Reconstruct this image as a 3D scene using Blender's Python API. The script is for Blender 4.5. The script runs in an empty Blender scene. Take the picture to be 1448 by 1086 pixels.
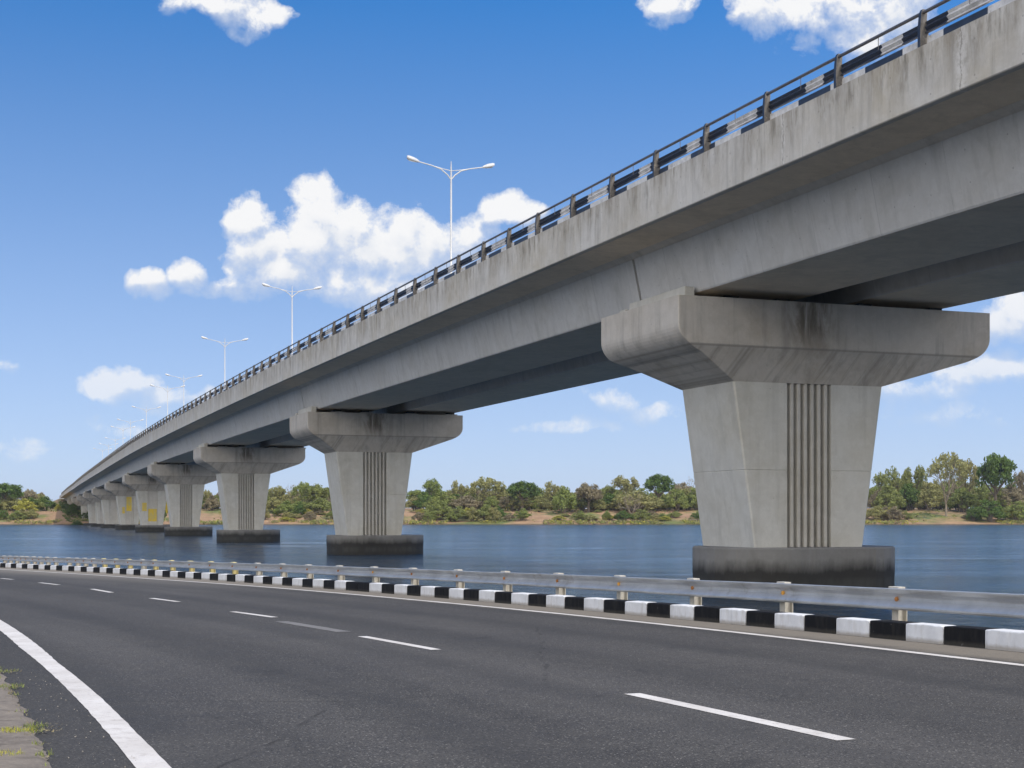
import bpy, math, random
import numpy as np
from mathutils import Vector, Matrix, noise as mnoise

# ------------------------------------------------------------------ basics
F = 2060.0            # focal length in pixels of the 1448 px wide photograph
HY = 731.0            # row of the horizon
D = 60.0              # spacing of the piers in metres
U = D / F             # one measuring unit in metres
HAZE = 0.00007
HW = 3.17             # eye height above the water
sc = bpy.context.scene
COL = sc.collection
rad = math.radians

def tag(o, label=None, cat=None, group=None, kind=None):
    if label: o['label'] = label
    if cat: o['category'] = cat
    if group: o['group'] = group
    if kind: o['kind'] = kind
    return o

def empty(name, loc=(0, 0, 0), rz=0.0):
    o = bpy.data.objects.new(name, None)
    COL.objects.link(o)
    o.location = loc
    o.rotation_euler = (0, 0, rz)
    o.empty_display_size = 0.5
    return o

class MB:
    """collects faces, links them as one mesh object"""
    def __init__(s):
        s.v = []; s.f = []; s.mi = []; s.uv = []; s.sm = []
    def quad(s, pts, mi=0, uv=None, smooth=False):
        b = len(s.v); s.v += [tuple(p) for p in pts]
        s.f.append(tuple(range(b, b + len(pts)))); s.mi.append(mi); s.sm.append(smooth)
        s.uv += uv if uv else [(0, 0)] * len(pts)
    def grid(s, rows, close_u=False, close_v=False, mi=0, smooth=False, uvs=None, mif=None):
        b = len(s.v); n = len(rows); m = len(rows[0])
        for r in rows: s.v += [tuple(p) for p in r]
        for i in range(n if close_u else n - 1):
            for j in range(m if close_v else m - 1):
                i2 = (i + 1) % n; j2 = (j + 1) % m
                s.f.append((b + i * m + j, b + i2 * m + j, b + i2 * m + j2, b + i * m + j2))
                s.mi.append(mif(i, j) if mif else mi); s.sm.append(smooth)
                if uvs:
                    s.uv += [uvs[i][j], uvs[i2][j], uvs[i2][j2], uvs[i][j2]]
                else:
                    s.uv += [(0, 0)] * 4
    def poly(s, pts, mi=0):
        s.quad(pts, mi)
    def box(s, x0, x1, y0, y1, z0, z1, mi=0, bev=0.0):
        if bev > 0:
            b = bev
            prof = [(x0 + b, y0), (x1 - b, y0), (x1, y0 + b), (x1, y1 - b), (x1 - b, y1), (x0 + b, y1), (x0, y1 - b), (x0, y0 + b)]
            ins = [(x0 + 2 * b, y0 + b), (x1 - 2 * b, y0 + b), (x1 - b, y0 + 2 * b), (x1 - b, y1 - 2 * b), (x1 - 2 * b, y1 - b), (x0 + 2 * b, y1 - b), (x0 + b, y1 - 2 * b), (x0 + b, y0 + 2 * b)]
            rows = [[(x, y, z0) for x, y in ins], [(x, y, z0 + b) for x, y in prof], [(x, y, z1 - b) for x, y in prof], [(x, y, z1) for x, y in ins]]
            s.grid(rows, close_v=True, mi=mi)
            s.quad([(x, y, z0) for x, y in ins][::-1], mi); s.quad([(x, y, z1) for x, y in ins], mi)
            return
        p = [(x0, y0, z0), (x1, y0, z0), (x1, y1, z0), (x0, y1, z0), (x0, y0, z1), (x1, y0, z1), (x1, y1, z1), (x0, y1, z1)]
        for q in ((3, 2, 1, 0), (4, 5, 6, 7), (0, 1, 5, 4), (1, 2, 6, 5), (2, 3, 7, 6), (3, 0, 4, 7)):
            s.quad([p[i] for i in q], mi)
    def tube(s, pts, radii, n=8, mi=0, caps=True, smooth=True):
        rows = []
        for i, p in enumerate(pts):
            p = Vector(p)
            a = Vector(pts[max(i - 1, 0)]); c = Vector(pts[min(i + 1, len(pts) - 1)])
            t = (c - a).normalized()
            up = Vector((0, 0, 1)) if abs(t.z) < 0.9 else Vector((1, 0, 0))
            e1 = t.cross(up).normalized(); e2 = t.cross(e1)
            r = radii[i] if isinstance(radii, (list, tuple)) else radii
            rows.append([p + (e1 * math.cos(2 * math.pi * k / n) + e2 * math.sin(2 * math.pi * k / n)) * r for k in range(n)])
        s.grid(rows, close_v=True, mi=mi, smooth=smooth)
        if caps:
            s.quad(rows[0][::-1], mi); s.quad(rows[-1], mi)
    def build(s, name, mats, parent=None, origin=None):
        me = bpy.data.meshes.new(name)
        v = s.v
        if origin is not None:
            ox, oy, oz = origin
            v = [(a - ox, b - oy, c - oz) for a, b, c in v]
        me.from_pydata(v, [], s.f)
        if not isinstance(mats, (list, tuple)): mats = [mats]
        for m in mats: me.materials.append(m)
        me.polygons.foreach_set('material_index', s.mi)
        me.polygons.foreach_set('use_smooth', s.sm)
        if any(u != (0, 0) for u in s.uv):
            l = me.uv_layers.new(name='UVMap')
            l.data.foreach_set('uv', [c for u in s.uv for c in u])
        me.update()
        o = bpy.data.objects.new(name, me)
        COL.objects.link(o)
        if parent: o.parent = parent
        if origin is not None and parent is None: o.location = origin
        return o

# ------------------------------------------------------------------ materials
class NT:
    def __init__(s, name):
        s.m = bpy.data.materials.new(name); s.m.use_nodes = True
        s.t = s.m.node_tree; s.n = s.t.nodes; s.l = s.t.links
        s.b = s.n['Principled BSDF']
    def add(s, typ, **kw):
        n = s.n.new(typ)
        for k, v in kw.items(): setattr(n, k, v)
        return n
    def put(s, sock, val):
        if hasattr(val, 'is_output') or isinstance(val, bpy.types.NodeSocket): s.l.new(val, sock)
        else: sock.default_value = val
    def coord(s, which='Object', scale=(1, 1, 1)):
        c = s.add('ShaderNodeTexCoord')
        mp = s.add('ShaderNodeMapping'); mp.inputs['Scale'].default_value = scale
        s.l.new(c.outputs[which], mp.inputs['Vector'])
        return mp.outputs['Vector']
    def pos(s, scale=(1, 1, 1)):
        g = s.add('ShaderNodeNewGeometry')
        mp = s.add('ShaderNodeMapping'); mp.inputs['Scale'].default_value = scale
        s.l.new(g.outputs['Position'], mp.inputs['Vector'])
        return mp.outputs['Vector']
    def noise(s, vec, scale=5.0, detail=6.0, rough=0.55, dist=0.0):
        n = s.add('ShaderNodeTexNoise')
        s.l.new(vec, n.inputs['Vector'])
        n.inputs['Scale'].default_value = scale; n.inputs['Detail'].default_value = detail
        n.inputs['Roughness'].default_value = rough; n.inputs['Distortion'].default_value = dist
        return n.outputs['Fac']
    def ramp(s, fac, stops):
        r = s.add('ShaderNodeValToRGB')
        e = r.color_ramp.elements
        while len(e) < len(stops): e.new(0.5)
        for i, (p, c) in enumerate(stops):
            e[i].position = p
            e[i].color = (c, c, c, 1) if isinstance(c, (int, float)) else (*c, 1)
        s.l.new(fac, r.inputs['Fac'])
        return r.outputs['Color']
    def mix(s, fac, a, b, mode='MIX'):
        n = s.add('ShaderNodeMix'); n.data_type = 'RGBA'; n.blend_type = mode
        s.put(n.inputs[0], fac)
        for i, v in ((6, a), (7, b)):
            s.put(n.inputs[i], (*v, 1) if isinstance(v, tuple) and len(v) == 3 else v)
        return n.outputs[2]
    def math(s, op, a, b=0.0, clamp=False):
        n = s.add('ShaderNodeMath', operation=op); n.use_clamp = clamp
        s.put(n.inputs[0], a); s.put(n.inputs[1], b)
        return n.outputs[0]
    def mapr(s, v, a, b, c=0.0, d=1.0):
        n = s.add('ShaderNodeMapRange'); n.clamp = True
        s.put(n.inputs[0], v)
        for i, x in enumerate((a, b, c, d)): n.inputs[i + 1].default_value = x
        return n.outputs[0]
    def bump(s, h, strength=0.3, dist=0.02):
        n = s.add('ShaderNodeBump'); n.inputs['Strength'].default_value = strength; n.inputs['Distance'].default_value = dist
        s.l.new(h, n.inputs['Height']); s.l.new(n.outputs['Normal'], s.b.inputs['Normal'])
    def fin(s, color=None, rough=0.7, metal=0.0, spec=None):
        if color is not None: s.put(s.b.inputs['Base Color'], (*color, 1) if isinstance(color, tuple) and len(color) == 3 else color)
        s.put(s.b.inputs['Roughness'], rough); s.b.inputs['Metallic'].default_value = metal
        if spec is not None: s.b.inputs['Specular IOR Level'].default_value = spec
        return s.m
    def sep(s, vec):
        n = s.add('ShaderNodeSeparateXYZ'); s.l.new(vec, n.inputs[0]); return n.outputs

def concrete(name, base=(0.40, 0.385, 0.355), warm=(0.40, 0.35, 0.27), dark=(0.17, 0.16, 0.145), streak=0.5, kind=None):
    t = NT(name)
    p = t.pos()
    big = t.noise(p, 0.35, 5, 0.6)
    mid = t.noise(p, 1.7, 8, 0.65, 0.4)
    fine = t.noise(p, 14, 4, 0.7)
    st = t.noise(t.pos((1.6, 1.6, 0.13)), 1.1, 7, 0.62, 0.3)
    st2 = t.noise(t.pos((5.0, 5.0, 0.3)), 1.2, 4, 0.6)
    c = t.mix(t.mapr(big, 0.35, 0.68), base, warm)
    c = t.mix(t.mapr(mid, 0.42, 0.66, 0, 0.4), c, tuple(x * 1.2 for x in base))
    c = t.mix(t.mapr(t.noise(p, 0.8, 7, 0.7, 0.8), 0.52, 0.7, 0, 0.3), c, tuple(x * 0.7 for x in warm))
    c = t.mix(t.math('MULTIPLY', t.mapr(st, 0.52, 0.74), streak), c, dark)
    c = t.mix(t.math('MULTIPLY', t.mapr(st2, 0.58, 0.75), streak * 0.5), c, tuple(x * 1.3 for x in dark))
    c = t.mix(t.mapr(fine, 0.35, 0.7, 0, 0.22), c, tuple(x * 0.72 for x in base))
    pores = t.add('ShaderNodeTexVoronoi'); t.l.new(p, pores.inputs['Vector']); pores.inputs['Scale'].default_value = 2.6
    pm = t.mapr(pores.outputs['Distance'], 0.035, 0.06, 1, 0)
    pn = t.mapr(t.noise(p, 0.9, 3), 0.5, 0.6)
    c = t.mix(t.math('MULTIPLY', t.math('MULTIPLY', pm, pn), 0.7), c, (0.08, 0.075, 0.07))
    if kind == 'fascia':      # run-off stains that start at the top edge, light lime runs and patches
        uvc = t.coord('UV'); o = t.sep(uvc)
        cx = t.add('ShaderNodeCombineXYZ'); t.l.new(o[0], cx.inputs[0]); t.put(cx.inputs[1], t.math('MULTIPLY', o[1], 0.22))
        s1 = t.noise(cx.outputs[0], 0.9, 6, 0.7, 0.2); s2 = t.noise(cx.outputs[0], 3.0, 5, 0.7)
        top = t.mapr(o[1], 0.0, 1.5, 1.0, 0.12)
        m = t.math('MULTIPLY', t.mapr(s1, 0.42, 0.66), top)
        c = t.mix(t.math('MULTIPLY', m, 0.85), c, (0.20, 0.165, 0.115))
        m2 = t.math('MULTIPLY', t.mapr(s2, 0.50, 0.68), top)
        c = t.mix(t.math('MULTIPLY', m2, 0.8), c, (0.115, 0.10, 0.075))
        m3 = t.mapr(t.noise(cx.outputs[0], 1.7, 6, 0.75), 0.6, 0.74)
        c = t.mix(t.math('MULTIPLY', m3, 0.5), c, (0.58, 0.56, 0.53))
        for (sx, wd) in ((S_CR[0], .16), (S_CR[1], .34)):
            dd_ = t.math('ABSOLUTE', t.math('SUBTRACT', t.math('ADD', o[0], t.math('MULTIPLY', t.noise(uvc, 2.2, 5, .7), .5)), sx * 64.0 + .25))
            mm_ = t.math('MULTIPLY', t.mapr(dd_, wd * .4, wd, 1, 0), t.mapr(t.noise(uvc, 4.0, 4, .7), .42, .55))
            c = t.mix(t.math('MULTIPLY', mm_, .4), c, (0.74, 0.72, 0.69))
            c = t.mix(t.mapr(dd_, .012, .03, .55, 0), c, (0.12, 0.105, 0.085))
    if kind == 'cap':         # dark drip stains in the middle of the crosshead, marks of the slanted form boards
        oc = t.coord('Object'); o = t.sep(oc)
        cx = t.add('ShaderNodeCombineXYZ'); t.l.new(o[0], cx.inputs[0]); t.put(cx.inputs[2], t.math('MULTIPLY', o[2], 0.25))
        n1 = t.noise(cx.outputs[0], 1.6, 7, 0.7, 0.5)
        w = t.mapr(t.math('ABSOLUTE', t.math('SUBTRACT', o[0], 5.75)), 0.4, 1.7, 1, 0)
        zz = t.mapr(o[2], 9.5, 10.9, 0, 1)
        m = t.math('MULTIPLY', t.math('MULTIPLY', t.mapr(n1, 0.36, 0.56), w), zz)
        c = t.mix(t.math('MULTIPLY', m, 0.85), c, (0.115, 0.092, 0.064))
        sl = t.math('ADD', o[0], t.math('MULTIPLY', o[2], -0.55))
        cs = t.add('ShaderNodeCombineXYZ'); t.l.new(sl, cs.inputs[0]); t.put(cs.inputs[2], t.math('MULTIPLY', o[2], 0.08))
        n2 = t.noise(cs.outputs[0], 2.2, 5, 0.7)
        low = t.mapr(o[2], 9.9, 10.05, 1, 0)
        c = t.mix(t.math('MULTIPLY', t.math('MULTIPLY', t.mapr(n2, 0.48, 0.7), low), 0.6), c, (0.19, 0.175, 0.15))
        band = t.mapr(t.math('ABSOLUTE', t.math('SUBTRACT', o[2], 9.98)), 0.015, 0.05, 0.5, 0)
        c = t.mix(band, c, (0.2, 0.185, 0.16))
    if kind == 'pile':        # tide stain: nearly black wet band with a ragged upper line
        o = t.sep(t.pos())
        n1 = t.noise(t.pos((1, 1, 0.25)), 1.1, 6, 0.7)
        lvl = t.math('ADD', o[2], t.math('MULTIPLY', n1, -0.9))
        m = t.mapr(lvl, 0.45, 1.0, 1, 0)
        c = t.mix(t.math('MULTIPLY', m, 0.88), c, (0.014, 0.014, 0.013))
        band = t.math('MULTIPLY', t.mapr(t.math('ABSOLUTE', t.math('SUBTRACT', o[2], 0.45)), 0.1, 0.3, 1, 0), t.mapr(n1, 0.4, 0.62))
        c = t.mix(t.math('MULTIPLY', band, 0.35), c, (0.09, 0.09, 0.085))
    if kind in ('fascia', 'girder'):
        ou = t.sep(t.coord('UV'))
        fx = t.math('ABSOLUTE', t.math('SUBTRACT', t.math('FRACT', t.math('DIVIDE', ou[0], 3.66)), 0.5))
        c = t.mix(t.math('MULTIPLY', t.mapr(fx, .0025, .006, .55, 0), t.mapr(mid, .4, .6, .2, 1)), c, tuple(x * .45 for x in base))
        pid = t.math('FLOOR', t.math('DIVIDE', t.math('ADD', ou[0], 1.83), 3.66))
        wn = t.add('ShaderNodeTexWhiteNoise'); wn.noise_dimensions = '1D'; t.l.new(pid, wn.inputs['W'])
        c = t.mix(t.math('MULTIPLY', wn.outputs['Value'], .16), c, tuple(x * .7 for x in base))
        # tie-rod holes
        hx = t.math('SUBTRACT', t.math('FRACT', t.math('DIVIDE', ou[0], 1.83)), 0.5); hy = t.math('SUBTRACT', t.math('FRACT', t.math('DIVIDE', ou[1], .95)), 0.5)
        hd = t.math('SQRT', t.math('ADD', t.math('POWER', t.math('MULTIPLY', hx, 1.83), 2), t.math('POWER', t.math('MULTIPLY', hy, .95), 2)))
        c = t.mix(t.mapr(hd, .022, .034, .5, 0), c, tuple(x * .3 for x in base))
    t.bump(t.mix(0.5, t.noise(p, 9, 6, 0.7), mid), 0.25, 0.03)
    return t.fin(c, 0.85, spec=0.25)

S_CR = (0.79, 0.652)
M = {}
M['deck'] = concrete('concrete_deck', (0.56, 0.525, 0.475), (0.50, 0.46, 0.40), streak=0.3)
M['girder'] = concrete('concrete_girder', (0.53, 0.525, 0.515), (0.48, 0.465, 0.435), streak=0.32, kind='girder')
M['soffit'] = concrete('soffit_bounce_tint', (0.74, 0.63, 0.49), (0.66, 0.56, 0.43), streak=0.15)  # undersides painted warmer and lighter to offset blue bounce light off the water
M['fascia'] = concrete('concrete_fascia', (0.56, 0.54, 0.505), (0.49, 0.445, 0.365), streak=0.45, kind='fascia')
M['cap'] = concrete('concrete_crosshead', (0.50, 0.465, 0.415), (0.43, 0.38, 0.315), streak=0.5, kind='cap')
M['column'] = concrete('concrete_column', (0.53, 0.52, 0.48), (0.48, 0.455, 0.39), streak=0.25)
M['flute'] = concrete('concrete_flute', (0.50, 0.48, 0.44), (0.44, 0.41, 0.35), streak=0.3)
M['pile'] = concrete('concrete_pile', (0.21, 0.207, 0.20), (0.155, 0.148, 0.135), streak=0.8, kind='pile')

def plain(name, col, rough=0.6, metal=0.0, var=0.25, sc_=6.0, dirt=None, spec=None):
    t = NT(name); p = t.pos()
    n = t.noise(p, sc_, 6, 0.65)
    c = t.mix(t.mapr(n, 0.35, 0.7), col, tuple(x * (1 - var) for x in col))
    if dirt:
        d = t.noise(p, sc_ * 0.6, 7, 0.75)
        c = t.mix(t.mapr(d, 0.58, 0.7, 0, 0.8), c, dirt)
    t.bump(n, 0.1, 0.01)
    return t.fin(c, rough, metal, spec)

M['navy'] = plain('navy_paint', (0.025, 0.035, 0.06), 0.5, 0.0, 0.4, 3, (0.10, 0.08, 0.06))
M['rail_white'] = plain('weathered_white_paint', (0.66, 0.65, 0.64), 0.6, 0, 0.4, 3, (0.2, 0.16, 0.12))
M['post_side'] = plain('lit_worn_post_side', (0.17, 0.155, 0.14), 0.6, 0.1, 0.5, 5, (0.45, 0.40, 0.33))  # sunlit near side of the posts put into the colour, with worn patches
M['steel_rail'] = plain('rail_steel', (0.16, 0.15, 0.15), 0.45, 0.4, 0.4, 4, (0.10, 0.06, 0.04))
M['lamp_grey'] = plain('pale_lamp_paint', (0.50, 0.51, 0.52), 0.5, 0.0, 0.1, 2)
M['lens'] = plain('lamp_glass', (0.75, 0.75, 0.73), 0.25, 0, 0.05, 2)
M['kerb_white'] = plain('white_kerb_paint', (0.66, 0.67, 0.69), 0.6, 0, 0.15, 5, (0.42, 0.40, 0.38))
M['kerb_black'] = plain('black_kerb_paint', (0.007, 0.007, 0.008), 0.75, 0, 0.3, 4, (0.022, 0.021, 0.02), spec=0.2)
def kerb_paint(name, col, bare, dirt):
    t = NT(name); p = t.pos(); o = t.sep(t.coord('Object'))
    n = t.noise(p, 9, 8, .75); n2 = t.noise(p, 2.5, 6, .7); n3 = t.noise(t.pos((3, 3, .6)), 3, 6, .7)
    c = t.mix(t.mapr(n2, .35, .7), col, tuple(x * .82 for x in col))
    c = t.mix(t.mapr(n3, .5, .72, 0, .45), c, dirt)
    low = t.math('ADD', o[2], t.math('MULTIPLY', n, -.09))
    c = t.mix(t.mapr(low, -.02, .03, .85, 0), c, dirt)
    c = t.mix(t.mapr(n, .655, .68, 0, .9), c, bare)
    t.bump(n, .2, .01); return t.fin(c, .75, spec=.2)
M['kerb_white'] = kerb_paint('white_kerb_paint', (0.66, 0.67, 0.69), (0.34, 0.33, 0.31), (0.33, 0.30, 0.26))
M['kerb_black'] = kerb_paint('black_kerb_paint', (0.007, 0.007, 0.008), (0.16, 0.155, 0.15), (0.04, 0.036, 0.03))
M['zinc'] = plain('galvanised_steel', (0.50, 0.51, 0.52), 0.40, 0.5, 0.25, 2.2, (0.26, 0.23, 0.2))
M['post'] = plain('pale_post_steel', (0.52, 0.495, 0.44), 0.6, 0.1, 0.3, 9, (0.42, 0.28, 0.13))
M['post_yellow'] = plain('yellowed_post_steel', (0.62, 0.53, 0.25), 0.6, 0.1, 0.3, 9, (0.42, 0.28, 0.13))
M['joint'] = plain('joint_gap_dark', (0.07, 0.065, 0.06), 0.9)
M['rust'] = plain('rust', (0.42, 0.17, 0.04), 0.8, 0, 0.5, 20)
M['reflector'] = plain('amber_reflector', (0.75, 0.36, 0.05), 0.3, 0, 0.3, 20)
M['bearing'] = plain('bearing_rubber', (0.02, 0.02, 0.02), 0.8)
t = NT('worn_yellow_paint'); p = t.pos()
n = t.noise(p, 0.9, 6, 0.7); st = t.noise(t.pos((2.5, 2.5, .25)), 1.2, 5, .7)
c = t.mix(t.mapr(n, 0.38, 0.66), (0.70, 0.49, 0.03), (0.52, 0.42, 0.14))
c = t.mix(t.mapr(st, 0.52, 0.66, 0, .7), c, (0.42, 0.395, 0.31))
M['yellow'] = t.fin(c, .75)

# painted lines: worn white
t = NT('road_paint'); p = t.pos()
n = t.noise(p, 7, 8, 0.75); n2 = t.noise(p, 70, 3, 0.7); n3 = t.noise(p, 1.3, 5, 0.6)
c = t.mix(t.mapr(n3, 0.35, 0.7), (0.58, 0.555, 0.525), (0.46, 0.43, 0.395))
c = t.mix(t.mapr(n, 0.52, 0.70, 0, 0.7), c, (0.30, 0.265, 0.235))
c = t.mix(t.mapr(t.noise(p, 26, 6, .8), 0.60, 0.66, 0, 0.75), c, (0.10, 0.097, 0.092))
c = t.mix(t.mapr(n2, 0.62, 0.7, 0, 0.5), c, (0.2, 0.19, 0.18))
t.bump(n2, 0.25, 0.004); M['line'] = t.fin(c, 0.75)
t = NT('worn_road_paint'); p = t.pos()
n = t.noise(p, 5, 8, 0.8)
M['worn'] = t.fin(t.mix(t.mapr(n, 0.35, 0.75), (0.17, 0.16, 0.15), (0.10, 0.098, 0.095)), 0.85)

# asphalt
t = NT('asphalt'); p = t.pos(); uv = t.coord('UV')
o = t.sep(uv)
cx = t.add('ShaderNodeCombineXYZ'); t.put(cx.inputs[0], t.math('MULTIPLY', o[0], 0.045)); t.l.new(o[1], cx.inputs[1])
trk = t.noise(cx.outputs[0], 0.55, 4, 0.6)
big = t.noise(p, 0.22, 6, 0.6, 0.5); mid = t.noise(p, 2.2, 6, 0.65)
sp = t.noise(p, 55, 3, 0.75)
vor = t.add('ShaderNodeTexVoronoi'); t.l.new(p, vor.inputs['Vector']); vor.inputs['Scale'].default_value = 85
c = t.mix(t.mapr(trk, 0.35, 0.66), (0.041, 0.0385, 0.036), (0.078, 0.073, 0.068))
c = t.mix(t.mapr(big, 0.38, 0.68, 0, 0.7), c, (0.042, 0.040, 0.040))
c = t.mix(t.mapr(mid, 0.4, 0.75, 0, 0.45), c, (0.085, 0.082, 0.078))
c = t.mix(t.mapr(sp, 0.46, 0.70, 0, 0.6), c, (0.112, 0.107, 0.10))
c = t.mix(t.mapr(t.noise(p, 42, 2, 0.6), 0.34, 0.48, 0.75, 0), c, (0.016, 0.016, 0.016))
cr = t.add('ShaderNodeSeparateColor'); t.l.new(vor.outputs['Color'], cr.inputs[0])
c = t.mix(t.mapr(cr.outputs[0], 0.95, 0.98, 0, 0.7), c, (0.24, 0.228, 0.21))
# wheel tracks, oil drips and a few thin cracks
wt = t.math('ABSOLUTE', t.math('SINE', t.math('MULTIPLY', t.math('ADD', o[1], t.math('MULTIPLY', big, .8)), 1.55)))
c = t.mix(t.math('MULTIPLY', t.mapr(wt, .75, 1.0), t.mapr(big, .3, .65, .15, .5)), c, (0.040, 0.039, 0.038))
ol = t.noise(t.pos((1, 1, 1)), 0.9, 5, 0.75, 0.6)
c = t.mix(t.mapr(ol, 0.62, 0.72, 0, 0.5), c, (0.026, 0.025, 0.025))
vc = t.add('ShaderNodeTexVoronoi'); vc.feature = 'DISTANCE_TO_EDGE'; vc.inputs['Scale'].default_value = 0.16
wpn = t.add('ShaderNodeTexNoise'); t.l.new(p, wpn.inputs['Vector']); wpn.inputs['Scale'].default_value = 0.9; wpn.inputs['Detail'].default_value = 6
t.l.new(t.mix(0.22, p, wpn.outputs['Color']), vc.inputs['Vector'])
c = t.mix(t.math('MULTIPLY', t.mapr(vc.outputs['Distance'], 0.0012, 0.0035, 1, 0), t.mapr(mid, .45, .6, 0, .55)), c, (0.018, 0.017, 0.016))
# dusty strip by the kerb and along the outer edge of the carriageway
dn = t.noise(p, 1.1, 6, 0.7)
dust = t.mapr(t.math('ADD', o[1], t.math('MULTIPLY', t.math('SUBTRACT', dn, 0.5), 0.9)), -1.35, -0.75)
far = t.mapr(o[0], 45, 70)
c = t.mix(t.math('MULTIPLY', dust, 0.75), c, (0.20, 0.175, 0.14))
dust2 = t.mapr(t.math('ADD', o[1], t.math('MULTIPLY', dn, 1.2)), -4.0, -1.2)
c = t.mix(t.math('MULTIPLY', t.math('MULTIPLY', dust2, far), 0.55), c, (0.22, 0.20, 0.17))
sh = t.mapr(t.math('ADD', o[1], t.math('MULTIPLY', dn, 0.2)), -11.95, -11.7, 1, 0)
c = t.mix(t.math('MULTIPLY', sh, 0.4), c, (0.045, 0.043, 0.04))
t.bump(t.mix(0.5, sp, vor.outputs['Distance']), 0.55, 0.012)
M['asphalt'] = t.fin(c, t.mapr(mid, 0.3, 0.7, 0.78, 0.9), spec=0.18)

# verge and near ground, pavement, soil of the far bank
t = NT('verge_soil'); p = t.pos()
n = t.noise(p, 1.5, 7, 0.7); n2 = t.noise(p, 14, 5, 0.7)
c = t.mix(t.mapr(n, 0.4, 0.65), (0.16, 0.135, 0.10), (0.10, 0.10, 0.05))
c = t.mix(t.mapr(n2, 0.52, 0.7, 0, 0.7), c, (0.26, 0.23, 0.17))
t.bump(n2, 0.6, 0.04); M['verge'] = t.fin(c, 0.95)
t = NT('old_paving'); p = t.pos()
n = t.noise(p, 1.8, 8, 0.7, 0.6); n2 = t.noise(p, 22, 5, 0.75); n3 = t.noise(t.pos((1, 1.7, 1)), 2.2, 8, 0.75, 0.8)
c = t.mix(t.mapr(n, 0.36, 0.66), (0.20, 0.17, 0.135), (0.12, 0.10, 0.082))
c = t.mix(t.mapr(n2, 0.5, 0.72, 0, 0.7), c, (0.27, 0.235, 0.19))
c = t.mix(t.mapr(n3, 0.54, 0.66, 0, 0.8), c, (0.065, 0.055, 0.042))
t.bump(t.mix(0.5, n2, n), 0.7, 0.03); M['paving'] = t.fin(c, 0.92)
t = NT('bank_soil'); p = t.pos()
n = t.noise(p, 0.035, 7, 0.65, 0.5); n2 = t.noise(p, 0.25, 7, 0.7); n3 = t.noise(p, 1.2, 5, 0.7)
c = t.mix(t.mapr(n2, 0.35, 0.68), (0.34, 0.22, 0.12), (0.22, 0.13, 0.07))
c = t.mix(t.mapr(n3, 0.55, 0.72, 0, 0.6), c, (0.42, 0.30, 0.19))
g = t.mix(t.mapr(n2, 0.4, 0.6), (0.17, 0.17, 0.04), (0.075, 0.105, 0.028))
c = t.mix(t.mapr(n, 0.49, 0.58), c, g)
far = t.mapr(t.sep(t.pos())[1], 690, 800)
c = t.mix(far, c, (0.10, 0.115, 0.045))
wet = t.mapr(t.math('ADD', t.sep(t.pos())[2], t.math('MULTIPLY', n2, -0.4)), -0.05, 0.35, 1, 0)
c = t.mix(t.math('MULTIPLY', wet, 0.8), c, (0.06, 0.045, 0.025))
t.bump(n3, 0.8, 0.5); M['bank'] = t.fin(c, 0.95)

# water
WA, WB, WC = 1.3, 0.78, 0.28
t = NT('river_water'); p = t.pos()
w1 = t.noise(t.pos((0.11, 0.16, 1)), 1.0, 3, 0.5, 0.5)
w2 = t.noise(t.pos((0.75, 1.2, 1)), 1.0, 5, 0.6, 0.4)
w3 = t.noise(t.pos((0.025, 0.11, 1)), 1.0, 10, 0.74, 0.5)
w4 = t.noise(t.pos((2.6, 4.4, 1)), 1.0, 4, 0.6, 0.3)
hgt = t.math('ADD', t.math('ADD', t.math('MULTIPLY', w1, WA), t.math('MULTIPLY', w2, WB)), t.math('MULTIPLY', w4, WC))
n = t.add('ShaderNodeBump'); n.inputs['Distance'].default_value = 1.0
t.l.new(t.mapr(w3, 0.38, 0.62, 0.12, 1.25), n.inputs['Strength'])
t.l.new(hgt, n.inputs['Height']); t.l.new(n.outputs['Normal'], t.b.inputs['Normal'])
t.b.inputs['IOR'].default_value = 1.34
M['water'] = t.fin(t.mix(t.mapr(w3, 0.3, 0.7), (0.018, 0.043, 0.076), (0.024, 0.054, 0.092)), 0.13)

def leaf_mat(name, a, b, dry=None, trans=0.25):
    t = NT(name); p = t.pos()
    n = t.noise(p, 0.55, 4, 0.6); n2 = t.noise(p, 3.0, 3, 0.6)
    oi = t.add('ShaderNodeObjectInfo')
    c = t.mix(t.mapr(n, 0.35, 0.66), a, b)
    c = t.mix(t.mapr(n2, 0.45, 0.75, 0, 0.4), c, tuple(min(1, x * 1.7) for x in b))
    c = t.mix(t.math('MULTIPLY', oi.outputs['Random'], 0.4), c, dry or tuple(x * 0.6 for x in a))
    tr = t.add('ShaderNodeBsdfTranslucent'); t.l.new(c, tr.inputs['Color'])
    ms = t.add('ShaderNodeMixShader'); ms.inputs[0].default_value = trans
    t.l.new(t.b.outputs[0], ms.inputs[1]); t.l.new(tr.outputs[0], ms.inputs[2])
    t.l.new(ms.outputs[0], t.n['Material Output'].inputs['Surface'])
    return t.fin(c, 0.75, spec=0.15)
LM = {
 'dark': leaf_mat('leaf_dark_green', (0.072, 0.122, 0.029), (0.124, 0.186, 0.044)),
 'mid': leaf_mat('leaf_mid_green', (0.150, 0.198, 0.053), (0.227, 0.269, 0.076), (0.221, 0.205, 0.079)),
 'olive': leaf_mat('leaf_olive', (0.215, 0.224, 0.082), (0.293, 0.288, 0.110), (0.286, 0.237, 0.110)),
 'lime': leaf_mat('leaf_yellow_green', (0.286, 0.307, 0.053), (0.403, 0.384, 0.074), (0.325, 0.256, 0.074)),
 'brown': leaf_mat('leaf_brown_grey', (0.205, 0.175, 0.105), (0.265, 0.23, 0.145), (0.20, 0.165, 0.11)),
 'yellow': leaf_mat('leaf_flowering_yellow', (0.45, 0.36, 0.02), (0.60, 0.48, 0.03)),
}
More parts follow.
